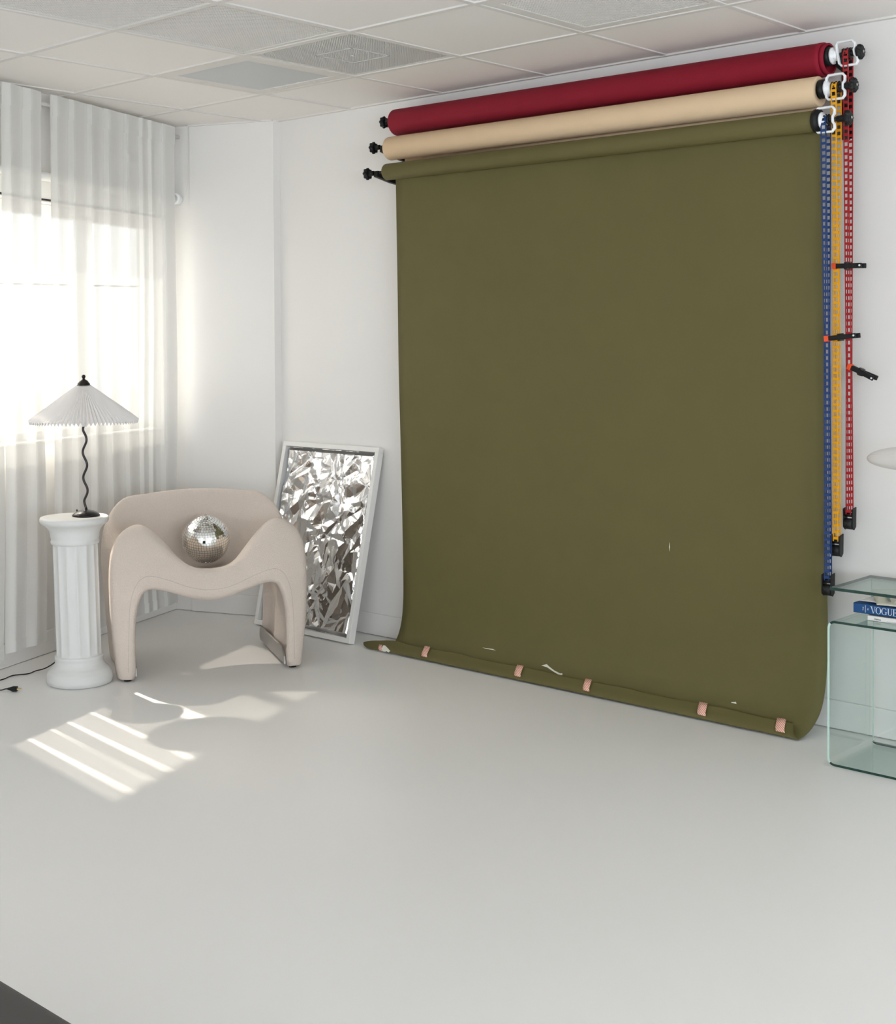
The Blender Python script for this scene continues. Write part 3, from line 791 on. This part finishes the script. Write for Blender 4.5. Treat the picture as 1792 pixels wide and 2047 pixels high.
fu = np.abs(np.linspace(-1, 1, nuu))[None, :]; fv = np.linspace(0, 1, nvv)[:, None]
TK_ = .048 + .026*(1 - np.clip((fu-.1)*1.5, 0, 1)) + 0*fv
INN = G - Nrm*TK_[:, :, None]
INN[:, :, 2] = np.maximum(INN[:, :, 2], .018)
chair = thing('armchair', 'cream boucle sculptural armchair with arched legs, disco ball on its seat', 'armchair', MC)
mb = MB()
idx = lambda k, i: k*nuu + i
outer = [CH(p) for p in G.reshape(-1, 3)]; inner = [CH(p) for p in INN.reshape(-1, 3)]
mb.add(outer, [(idx(k, i), idx(k, i+1), idx(k+1, i+1), idx(k+1, i)) for k in range(nvv-1) for i in range(nuu-1)], 0, True)
mb.add(inner, [(idx(k, i), idx(k+1, i), idx(k+1, i+1), idx(k, i+1)) for k in range(nvv-1) for i in range(nuu-1)], 0, True)
# rounded rim all around
loop = [(0, i) for i in range(nuu)] + [(k, nuu-1) for k in range(1, nvv)] + [(nvv-1, i) for i in range(nuu-2, -1, -1)] + [(k, 0) for k in range(nvv-2, 0, -1)]
rim = []; nr = 7; NL = len(loop)
seam_pts = []
for li, (k, i) in enumerate(loop):
    p = G[k, i]; q = INN[k, i]; c = (p+q)/2; h = (p-q)/2
    if k == 0: e = -dv[0, i]
    elif k == nvv-1: e = dv[-1, i]
    else: e = (du[k, -1] if i == nuu-1 else -du[k, 0])
    if (k in (0, nvv-1)) and (i in (0, nuu-1)): e = e/np.linalg.norm(e) + (du[k, -1] if i == nuu-1 else -du[k, 0])/np.linalg.norm(du[k, i])
    hn = np.linalg.norm(h); hh_ = h/(hn+1e-9); e = e - hh_*np.dot(e, hh_); e /= np.linalg.norm(e) + 1e-9
    for j in range(1, nr):
        a = PI*j/nr; pt = c + h*math.cos(a) + e*hn*math.sin(a)*.85
        if pt[2] < .012: pt[2] = .012
        rim.append(CH(pt))
vs = []; fs = []
for li in range(NL):
    k, i = loop[li]; vs += [CH(G[k, i])] + rim[li*(nr-1):(li+1)*(nr-1)] + [CH(INN[k, i])]
m_ = nr + 1
for li in range(NL):
    l2 = (li+1) % NL
    for j in range(nr): fs.append((li*m_+j, li*m_+j+1, l2*m_+j+1, l2*m_+j))
mb.add(vs, fs, 0, True)
o = mb.build('upholstered_shell', M['boucle'], chair)
w_ = o.modifiers.new('w', 'WELD'); w_.merge_threshold = .0004
# seam piping running along the front edge
mb = MB(); mb.tube([CH(G[1, i] - Nrm[1, i]*.0002) for i in range(1, nuu-1)], .0011, 6); mb.build('seam', M['boucle_seam'], chair)
mb = MB(); mb.tube([CH(G[-2, i] - Nrm[-2, i]*.0002) for i in range(1, nuu-1)], .0011, 6); mb.build('seam', M['boucle_seam'], chair)
for s in (-1, 1):
    mb = MB()
    P = [(s*.318, .035, .016), (s*.318, .56, .016), (s*.318, .578, .035), (s*.318, .572, .068), (s*.318, .552, .082), (s*.318, .09, .082), (s*.318, .045, .050)]
    mb.prism([CH(p) for p in P], cu*(.010*s)); mb.build('base_plate', M['steel'], chair, bevel=.002)
    for yy in (.045, .545):
        mb = MB(); mb.lathe([(.016, 0), (.018, .016)], tuple(CH((s*.358, yy, 0))), n=20); mb.build('glide', M['black'], chair)

# disco ball
bc = CH((.022, .30, .548)); BR = .107
t = thing('disco_ball', 'mirrored disco ball resting on the cream armchair seat', 'disco ball', bc - Vector((0, 0, BR)))
ax = Vector((.25, -.20, 1)).normalized(); q_ = Vector((0, 0, 1)).rotation_difference(ax)
mb = MB()
mb.lathe([(max(.0005, (BR-.003)*math.sin(PI*k/32)), -(BR-.003)*math.cos(PI*k/32)) for k in range(33)], (0, 0, 0), n=64)
mb.v = [tuple(bc + q_ @ Vector(v)) for v in mb.v]; mb.build('ball_core', M['grout'], t)
mb = MB(); ts = .0118; nb = int(PI*BR/ts); rnd = random.Random(4)
for k in range(1, nb):
    la = -PI/2 + PI*k/nb; rr = BR*math.cos(la); n = max(4, int(2*PI*rr/ts))
    off_ = rnd.random()*6.28
    for i in range(n):
        a = 2*PI*i/n + off_
        c = Vector((math.cos(la)*math.cos(a), math.cos(la)*math.sin(a), math.sin(la)))
        nv_ = (c + Vector((rnd.gauss(0, .013), rnd.gauss(0, .013), rnd.gauss(0, .013)))).normalized()
        e1 = Vector((-math.sin(a), math.cos(a), 0)); e1 = (e1 - nv_*e1.dot(nv_)).normalized(); e2 = nv_.cross(e1)
        hw = min(ts, 2*PI*rr/n)*.5*.92; hv = PI*BR/nb*.5*.91
        P = [c*BR + e1*sx*hw + e2*sy*hv for sx, sy in ((-1,-1),(1,-1),(1,1),(-1,1))]
        P = [bc + q_ @ p for p in P]; nn_ = q_ @ nv_
        mb.prism([p - nn_*.003 for p in P], nn_*.003)
mb.build('mirror_tiles', M['mirror'], t)
mb = MB(); top = bc + ax*BR
mb.tube([top - ax*.004, top + ax*.004], .012, 20); mb.tube([top + ax*.012 + Vector((math.cos(a)*.006, 0, math.sin(a)*.006)) for a in [2*PI*k/12 for k in range(12)]], .001, 6, closed=True)
mb.build('hanging_ring', M['steel'], t)

# ------------------------------------------------------------------ pedestal
pc = Vector((.466, -1.479, 0))
lean = Vector((-.009, -.016, 0))
def PT(q): return (q[0] + lean.x*q[2]/.71*.9, q[1] + lean.y*q[2]/.71*.9, q[2])
t = thing('pedestal', 'white fluted plaster column pedestal under the table lamp', 'pedestal', pc)
base = [(.120, .0), (.133, .006), (.1365, .025), (.134, .045), (.127, .056), (.122, .060), (.1205, .066), (.113, .070), (.103, .082), (.099, .094), (.097, .102), (.1005, .108), (.1005, .116), (.097, .122), (.090, .124)]
mb = MB(); mb.lathe(base, pc, n=96, T=PT); mb.build('base', M['plaster'], t)
def flute(a, r, h):
    g = abs(math.sin(7*a + .5)); return r - .0055*(max(0, g - .25)/.75)**.6*(1 if .132 < h < .585 else .2)
mb = MB(); sh = [(.094, .120), (.0935, .130), (.0935, .134)] + [(.0935, .134 + .45*k/10) for k in range(1, 10)] + [(.0935, .584), (.0925, .59), (.092, .60)]
mb.lathe(sh, pc, n=192, T=PT, rad=flute, cap=False); mb.build('fluted_shaft', M['plaster'], t)
cap = [(.092, .592), (.0985, .594), (.1005, .602), (.0985, .610), (.0975, .616), (.1005, .622), (.101, .634), (.1045, .648), (.112, .662), (.122, .672), (.131, .677), (.138, .682), (.1415, .690), (.1415, .700), (.138, .706), (.125, .7075)]
mb = MB(); mb.lathe(cap, pc, n=96, T=PT); mb.build('capital', M['plaster'], t)

# ------------------------------------------------------------------ table lamp
lc = pc + lean + Vector((.034, .038, .7075))
t = thing('table_lamp', 'table lamp with wavy black stem and pleated white cone shade on the pedestal', 'lamp', lc)
mb = MB(); mb.lathe([(.056, 0), (.058, .003), (.056, .007), (.047, .015), (.032, .022), (.012, .026), (.007, .028), (.0055, .036)], lc, n=48); mb.build('lamp_base', M['black_metal'], t)
av = Vector((.74, .67, 0)).normalized()
pts = []; rr = []
for k in range(121):
    f = k/120; zz = .028 + f*.362
    am = .0085*min(1, f*9)*min(1, (1-f)*12)
    pts.append(lc + av*(am*math.sin(2*PI*3.35*f + 3.2) + -.004*f) + Vector((0, 0, zz))); rr.append(.0050)
mb = MB(); mb.tube(pts, rr, 14); mb.build('wavy_stem', M['black_metal'], t)
hc = pts[-1]
mb = MB(); mb.lathe([(.009, -.012), (.009, .0), (.017, .006), (.017, .05)], hc, n=24); mb.build('bulb_socket', M['white_plastic'], t)
mb = MB(); mb.lathe([(.013, .05), (.018, .06), (.028, .078), (.031, .095), (.027, .112), (.012, .124)], hc, n=32); mb.build('bulb', M['white_plastic'], t)
sc_ = hc + Vector((0, 0, .000))
def pleat(a, r, h): 
    return r
NP = 84; nA = NP*2
mb = MB(); vs = []
RR, R0, z0, z1 = .224, .030, .016, .162
seg = 8
for j in range(seg+1):
    f = j/seg; r = RR + (R0-RR)*f; zz = z0 + (z1-z0)*f
    for i in range(nA):
        a = 2*PI*i/nA; o = (1 if i % 2 else -1)
        d = .0040*(r/RR)**.8*o
        # curved rim: last bit turns down a little
        rj = r + d*.6; zj = zz + d*1.1
        if j == 0: zj -= .010 if i % 2 == 0 else .002
        vs.append((sc_.x + rj*math.cos(a), sc_.y + rj*math.sin(a), sc_.z + zj))
mb.add(vs, [(j*nA+i, j*nA+(i+1) % nA, (j+1)*nA+(i+1) % nA, (j+1)*nA+i) for j in range(seg) for i in range(nA)], 0, False)
o = mb.build('lamp_shade', M['shade'], t, fixn=True); sd = o.modifiers.new('s', 'SOLIDIFY'); sd.thickness = .001
mb = MB(); mb.lathe([(.032, .154), (.033, .160), (.026, .166), (.026, .170), (.019, .178), (.017, .182), (.010, .186), (.006, .188), (.006, .192)], sc_, n=32)
mb.lathe([(.0005, .190)] + [(.0085*math.sin(PI*k/10), .1995 - .0085*math.cos(PI*k/10)) for k in range(1, 10)] + [(.0005, .208)], sc_, n=20)
mb.build('finial', M['black_metal'], t)
cordp = [lc + Vector((-.055, -.004, .006)), lc + Vector((-.062, -.004, .020)), lc + Vector((-.075, .002, .018)), lc + Vector((-.10, .02, .006)), lc + Vector((-.150, .055, -.012)), lc + Vector((-.160, .062, -.10)), lc + Vector((-.135, .05, -.30)), (.345, -1.400, .28), (.330, -1.405, .20), (.325, -1.431, .135), (.27, -1.452, .070), (.205, -1.478, .022), (.165, -1.510, .006), (.178, -1.555, .004), (.157, -1.616, .004), (.188, -1.692, .004), (.17, -1.80, .004), (.16, -1.95, .004), (.25, -1.99, .004), (.32, -1.90, .004), (.335, -1.80, .004), (.352, -1.776, .006), (.362, -1.770, .010), (.372, -1.764, .012)]
cp = cr([tuple(p) for p in cordp], 6)
mb = MB(); mb.tube([tuple(p) for p in cp], .0026, 8); mb.build('power_cord', M['black'], t)
pd = Vector((.62, .50, 0)).normalized(); p0 = Vector((.372, -1.764, .012))
mb = MB(); mb.tube([p0, p0 + pd*.012, p0 + pd*.022], [.004, .007, .010], 10); mb.box((-1, -1, -1), (1, 1, 1), lambda q: p0 + pd*(.032 + q[0]*.011) + Vector((-pd.y, pd.x, 0))*q[1]*.009 + Vector((0, 0, q[2]*.010)))
pl_ = mb.build('plug', M['black'], t, bevel=.002)
mb = MB()
for s in (-1, 1):
    mb.box((-1, -1, -1), (1, 1, 1), lambda q: p0 + pd*(.050 + q[0]*.008) + Vector((-pd.y, pd.x, 0))*(s*.0055 + q[1]*.0008) + Vector((0, 0, q[2]*.003)))
mb.build('plug_prongs', M['brass'], pl_)

# ------------------------------------------------------------------ glass side table
gx0, gx1, gyf, gyb = 3.362, 4.05, -.432, -.105
t = thing('glass_table', 'bent clear green-edged glass side table with a raised upper shelf by the right edge', 'table', ((gx0+gx1)/2, (gyf+gyb)/2, 0))
def bent(path, y0, y1, th, name, edgefront=M['edge_glass'], bev=0):
    """path in XZ (centreline), extruded y0..y1"""
    P = [Vector((p[0], 0, p[1])) for p in path]; L, R_ = [], []
    for i, p in enumerate(P):
        d = (P[min(i+1, len(P)-1)] - P[max(i-1, 0)]).normalized(); n = Vector((-d.z, 0, d.x)); L.append(p + n*th/2); R_.append(p - n*th/2)
    n = len(P); vs = []
    for y in (y0, y1):
        vs += [Vector((p.x, y, p.z)) for p in L] + [Vector((p.x, y, p.z)) for p in R_]
    mb = MB()
    for i in range(n-1):
        mb.add([vs[i], vs[i+1], vs[2*n+i+1], vs[2*n+i]], [(0, 1, 2, 3)], 0, True)
        mb.add([vs[n+i], vs[n+i+1], vs[3*n+i+1], vs[3*n+i]], [(0, 1, 2, 3)], 0, True)
        side = abs(P[i+1].z - P[i].z) > abs(P[i+1].x - P[i].x)
        for o_ in (0, 2*n):
            mb.add([vs[o_+i], vs[o_+i+1], vs[o_+n+i+1], vs[o_+n+i]], [(0, 1, 2, 3)], (2 if o_ == 0 else 0) if side else 1)
    for i in (0, n-1): mb.add([vs[i], vs[n+i], vs[3*n+i], vs[2*n+i]], [(0, 1, 2, 3)], 1)
    return mb.build(name, [M['table_glass'], M['edge_glass'], M['edge_pale']], t, fixn=False)
rc = .022
def corner(cx, cz, a0, a1, n=6): return [(cx + rc*math.cos(a0 + (a1-a0)*k/n), cz + rc*math.sin(a0 + (a1-a0)*k/n)) for k in range(n+1)]
zs_, zt_ = .492, .603
pth = [(gx1, .008)] + [(gx0 + rc + .3, .008)] + corner(gx0+rc, .008+rc, 1.5*PI, PI) + [(gx0, .2), (gx0, .35)] + corner(gx0+rc, zs_-rc, PI, .5*PI) + [(gx0+.3, zs_), (gx1, zs_)]
bent(pth, gyf, gyb, .008, 'bent_glass_body')
mb = MB()
def pane(lo, hi, name, thin):
    mb = MB(); x0, y0, z0 = lo; x1, y1, z1 = hi
    vs = [(x0,y0,z0),(x1,y0,z0),(x1,y1,z0),(x0,y1,z0),(x0,y0,z1),(x1,y0,z1),(x1,y1,z1),(x0,y1,z1)]
    F_ = [(0,3,2,1),(4,5,6,7),(0,1,5,4),(1,2,6,5),(2,3,7,6),(3,0,4,7)]
    big = {'z': (0, 1), 'y': (2, 4)}[thin]
    for k, f in enumerate(F_): mb.add([vs[i] for i in f], [(0,1,2,3)], 0 if k in big else (1 if thin == 'z' else 2))
    return mb.build(name, [M['table_glass'], M['edge_glass'], M['edge_pale']], t, fixn=False)
pane((gx0 + .004, gyf, zt_-.005), (gx1, gyb - .02, zt_+.005), 'upper_shelf', 'z')
pane((gx0 + .010, gyb - .012, .016), (gx1, gyb - .004, zs_-.006), 'back_panel', 'y')
pane((gx0 + .012, gyb - .030, zs_+.006), (gx1, gyb - .022, zt_-.006), 'rear_support', 'y')

# books and papers on the table
zb_ = zs_ + .0042
def book_obj(name, lo, hi, cover, label, cat, rot=0, pivot=None, spine='front', group='books on the glass table'):
    x0, y0, z0 = lo; x1, y1, z1 = hi
    t = thing(name, label, cat, ((x0+x1)/2, (y0+y1)/2, z0), group)
    cth = .0025
    pv = Vector(((x0+x1)/2, y0, 0)) if pivot is None else Vector(pivot); ca, sa = math.cos(rot), math.sin(rot)
    def R(q): d = Vector(q) - pv; return Vector((pv.x + d.x*ca - d.y*sa, pv.y + d.x*sa + d.y*ca, q[2]))
    mb = MB(); mb.box((x0, y0, z0), (x1, y1, z0+cth), R); mb.box((x0, y0, z1-cth), (x1, y1, z1), R); mb.box((x0, y0, z0), (x1, y0+.004, z1), R); mb.build('cover', cover, t, bevel=.001)
    mb = MB(); mb.box((x0+.004, y0+.004, z0+cth), (x1-.004, y1-.004, z1-cth), R); mb.build('page_block', M['page'], t)
    return t, R
t1, R1 = book_obj('book', (3.462, -.350, zb_), (3.76, -.14, zb_+.018), M['page'], 'white paperback book under the blue book', 'book')
t2, R2 = book_obj('book', (3.412, -.352, zb_+.0215), (3.73, -.13, zb_+.0545), M['navy_book'], 'thick blue hardback reading THE CROWN IN VOGUE on its spine, on the glass shelf', 'book')
def text(body, size, loc, mtl, parent, rotz=0, upright=True, align='LEFT', roll=0, font_scale=(1, 1, 1)):
    cu_ = bpy.data.curves.new('letters', 'FONT'); cu_.body = body; cu_.size = size; cu_.extrude = .0003; cu_.align_x = align
    o = bpy.data.objects.new('lettering', cu_); COL.objects.link(o)
    bpy.context.view_layer.update(); dg = bpy.context.evaluated_depsgraph_get(); me = bpy.data.meshes.new_from_object(o.evaluated_get(dg))
    bpy.data.objects.remove(o)
    me.transform(Matrix.Diagonal((*font_scale, 1)))
    me.transform(Matrix.Translation(loc) @ Matrix.Rotation(PI/2, 4, 'X') @ Matrix.Rotation(roll, 4, 'Z'))
    return put('spine_lettering', me, mtl, parent)
yl = -.3528
# VOGUE in hand-made serif style strokes: thick and thin stems
def serif_vogue(x, z, h, parent):
    mb = MB(); yy = yl
    def bar(p, q, w0, w1=None):
        w1 = w0 if w1 is None else w1
        mb.prism([(p[0]-w0/2, yy, p[1]), (p[0]+w0/2, yy, p[1]), (q[0]+w1/2, yy, q[1]), (q[0]-w1/2, yy, q[1])], (0, -.0004, 0))
    def ring(cx, cz, rx, rz, a0, a1, tk, tn, n=26):
        for k in range(n):
            A, B = a0 + (a1-a0)*k/n, a0 + (a1-a0)*(k+1)/n
            def P(a, o): return (cx + (rx-o)*math.cos(a), yy, cz + (rz-tn*.0)*math.sin(a)*(1 - (o>0)*tn/rz))
            oa = tn*.0 + tk*abs(math.cos(A)) + tn*.3; ob = tk*abs(math.cos(B)) + tn*.3
            mb.prism([P(A, 0), P(B, 0), P(B, ob), P(A, oa)], (0, -.0004, 0))
    tk = h*.13; tn = h*.045; sf = h*.045
    # V
    w = h*.86; bar((x + w*.14, z+h), (x + w*.50, z), tk*1.1, tk*.6); bar((x + w*.84, z+h), (x + w*.53, z), tn, tn)
    bar((x + w*.14, z+h-sf), (x + w*.14, z+h), h*.34); bar((x + w*.84, z+h-sf), (x+w*.84, z+h), h*.26); x += w*.93
    # O
    w = h*.86; ring(x + w/2, z + h/2, w/2, h/2*1.02, 0, 2*PI, tk, tn); x += w*1.04
    # G
    w = h*.84; ring(x + w/2, z + h/2, w/2, h/2*1.02, .25*PI, 1.72*PI, tk, tn); bar((x + w*.86, z+h*.04), (x + w*.86, z+h*.45), tk); bar((x + w*.84, z+h*.41), (x+w*.84, z+h*.45), h*.34); bar((x+w*.86, z+h*.70), (x+w*.86, z+h*.98), tn); x += w*1.10
    # U
    w = h*.80; bar((x + w*.2, z+h*.3), (x+w*.2, z+h), tk); bar((x + w*.82, z+h*.3), (x+w*.82, z+h), tn)
    bar((x + w*.2, z+h-sf), (x+w*.2, z+h), h*.32); bar((x + w*.82, z+h-sf), (x+w*.82, z+h), h*.24)
    ring(x + w*.50, z + h*.30, w*.36, h*.31, PI, 2*PI, tk*.7, tn); x += w*1.04
    # E
    w = h*.66; bar((x + w*.24, z), (x+w*.24, z+h), tk)
    for zz in (0, .5, 1): bar((x + w*(.5 if zz != .5 else .44), z + h*zz - (sf if zz == 1 else 0 if zz == 0 else sf/2)), (x + w*(.5 if zz != .5 else .44), z + h*zz + (0 if zz == 1 else sf if zz == 0 else sf/2)), w*(.96 if zz != .5 else .5))
    bar((x + w*.96, z), (x+w*.96, z+h*.25), tn); bar((x + w*.96, z+h*.75), (x+w*.96, z+h), tn); bar((x + w*.68, z+h*.38), (x+w*.68, z+h*.62), tn)
    mb.build('spine_lettering', M['lettering'], parent)
serif_vogue(3.474, zb_+.0265, .0225, t2)
for k, (w, xx) in enumerate((('THE', 3.4475), ('CROWN', 3.4555), ('IN', 3.4645))):
    text(w, .0068 if w != 'CROWN' else .0060, (xx + .002, yl, zb_ + .038), M['lettering'], t2, roll=PI/2, align='CENTER', font_scale=(1, .8, 1))
text('Fashion', .0075, (3.487, -.3508, zb_ + .005), M['ink'], t1)
mb = MB(); mb.box((3.53, -.3504, zb_+.004), (3.60, -.3500, zb_+.0045)); mb.build('spine_print', M['ink'], t1)
# loose papers
def sheet_paper(name, corners, mtl, label, curl=.006, n=10):
    c = [Vector(p) for p in corners]; mb = MB(); vs = []
    for j in range(n+1):
        for i in range(n+1):
            u, v = i/n, j/n; p = c[0]*(1-u)*(1-v) + c[1]*u*(1-v) + c[2]*u*v + c[3]*(1-u)*v
            p = p + Vector((0, 0, curl*math.sin(PI*u)*(.4+.6*v))); vs.append(p)
    mb.add(vs, [(j*(n+1)+i, j*(n+1)+i+1, (j+1)*(n+1)+i+1, (j+1)*(n+1)+i) for j in range(n) for i in range(n)], 0, True)
    return mb
zt2 = zb_ + .0565
mb = sheet_paper('paper', [(3.425, -.335, zt2+.004), (3.60, -.345, zt2+.001), (3.64, -.16, zt2+.002), (3.44, -.15, zt2+.006)], M['page'], '')
o = mb.build('paper_sheet', M['page'], fixn=False); s_ = o.modifiers.new('s', 'SOLIDIFY'); s_.thickness = .0008; tag(o, 'thin white paper sheet lying directly on the blue book', 'paper')
t = thing('magazine', 'open cream magazine with grey bar drooping over the blue book, topmost of the stack', 'magazine', (3.6, -.3, zt2+.01))
mb = sheet_paper('m', [(3.500, -.362, zt2+.003), (3.72, -.372, zt2+.004), (3.72, -.16, zt2+.024), (3.425, -.235, zt2+.026)], None, '', curl=.010)
o = mb.build('cream_page', M['cream_print'], t, fixn=False); s_ = o.modifiers.new('s', 'SOLIDIFY'); s_.thickness = .003; s_.offset = 0
mb = sheet_paper('m', [(3.535, -.352, zt2+.0165), (3.547, -.353, zt2+.0165), (3.508, -.290, zt2+.0245), (3.496, -.290, zt2+.0245)], None, '', curl=.0, n=4)
mb.build('printed_bar', M['print_grey'], t, fixn=False)
mb = sheet_paper('m', [(3.56, -.366, zt2+.016), (3.66, -.370, zt2+.018), (3.66, -.32, zt2+.026), (3.56, -.32, zt2+.026)], None, '', curl=.003, n=4)
mb.build('upper_page', M['page'], t, fixn=False)

# glass mushroom lamp on the upper shelf, shade edge in view
gc = Vector((3.625, -.27, zt_ + .0052))
t = thing('glass_lamp', 'clear glass mushroom lamp with domed shade at the right edge, above the glass table', 'lamp', gc)
mb = MB(); mb.lathe([(.075, 0), (.078, .006), (.070, .012), (.030, .022), (.018, .05), (.016, .20), (.020, .36), (.030, .40)], gc, n=40); mb.build('stem', M['opal'], t)
mb = MB(); prof = []
for k in range(21):
    a = -PI/2 + PI*k/20
    prof.append((max(.0008, .186*math.cos(a)**.8), .433 + (.042 if a > 0 else .036)*math.sin(a)))
mb.lathe(prof, gc, n=64, cap=False); mb.build('glass_shade', M['opal'], t)

# ------------------------------------------------------------------ dark bench in the lower left corner
t = thing('bench', 'dark charcoal upholstered bench corner cut off by the lower left of the view', 'bench', (3.4, -3.9, 0))
mb = MB(); mb.box((2.6, -4.25, .30), (4.15, -3.528, .408)); mb.build('cushion', M['charcoal'], t, bevel=.03, seg=5)
mb = MB(); mb.box((2.62, -4.23, .12), (4.13, -3.565, .295)); mb.build('bench_frame', M['charcoal'], t, bevel=.01)
for x, y in ((2.68, -4.17), (4.07, -4.17), (2.68, -3.63), (4.07, -3.63)):
    mb = MB(); mb.lathe([(.014, 0), (.02, .12)], (x, y, 0), n=20); mb.build('leg', M['black_metal'], t)

# ------------------------------------------------------------------ light
w = bpy.data.worlds.new('World'); SC.world = w; w.use_nodes = True
bg = w.node_tree.nodes['Background']; bg.inputs[0].default_value = (1, .975, .945, 1); bg.inputs[1].default_value = SKY = 2.9
def area(name, loc, target, sx, sy, power, color):
    L = bpy.data.lights.new(name, 'AREA'); L.shape = 'RECTANGLE'; L.size = sx; L.size_y = sy; L.energy = power; L.color = color
    o = bpy.data.objects.new(name, L); COL.objects.link(o); o.location = loc
    o.rotation_euler = (Vector(target) - Vector(loc)).to_track_quat('-Z', 'Y').to_euler(); return o
sun = bpy.data.lights.new('sun', 'SUN'); sun.energy = 7.6; sun.angle = math.radians(1.1); sun.color = (1, .88, .75)
so = bpy.data.objects.new('sun', sun); COL.objects.link(so)
so.rotation_euler = Vector((.664, -.084, -.743)).to_track_quat('-Z', 'Y').to_euler()
# cool fill lamps added just inside the unseen rear and right windows
area('rear_fill', (6.9, Ys + .03, 1.58), (3.5, 0, 1.2), 4.5, 1.4, 82, (.70, .85, 1))
area('right_fill', (Xr - .02, -6, 1.6), (0, -2, 1.0), 5.5, 1.35, 172, (.71, .855, 1))

# ------------------------------------------------------------------ camera
cam = bpy.data.cameras.new('camera'); co = bpy.data.objects.new('camera', cam); COL.objects.link(co); SC.camera = co
f, yaw, pitch, roll, ppy = 2729.07, .7391, -.024, -.0047, 742.16
cy_, sy_ = math.cos(yaw), math.sin(yaw)
right = Vector((cy_, sy_, 0)); fwd = Vector((-sy_, cy_, 0)); up = Vector((0, 0, 1))
f2 = fwd*math.cos(pitch) + up*math.sin(pitch); u2 = up*math.cos(pitch) - fwd*math.sin(pitch)
r3 = right*math.cos(roll) + u2*math.sin(roll); u3 = u2*math.cos(roll) - right*math.sin(roll)
m = Matrix((r3, u3, -f2)).transposed().to_4x4(); m.translation = (5.5007, -4.6771, 1.4504)
co.matrix_world = m
cam.sensor_fit = 'HORIZONTAL'; cam.sensor_width = 36; cam.lens = f*36/1792
cam.shift_y = -(1023.5 - ppy)/1792; cam.clip_end = 200; cam.clip_start = .05

SC.view_settings.view_transform = 'Standard'; SC.view_settings.look = 'None'; SC.view_settings.gamma = 1; SC.view_settings.use_curve_mapping = False
SC.view_settings.exposure = 0.37
SC.cycles.max_bounces = 14; SC.cycles.diffuse_bounces = 9; SC.cycles.transparent_max_bounces = 24; SC.cycles.transmission_bounces = 8
SC.cycles.caustics_reflective = False; SC.cycles.sample_clamp_indirect = 6
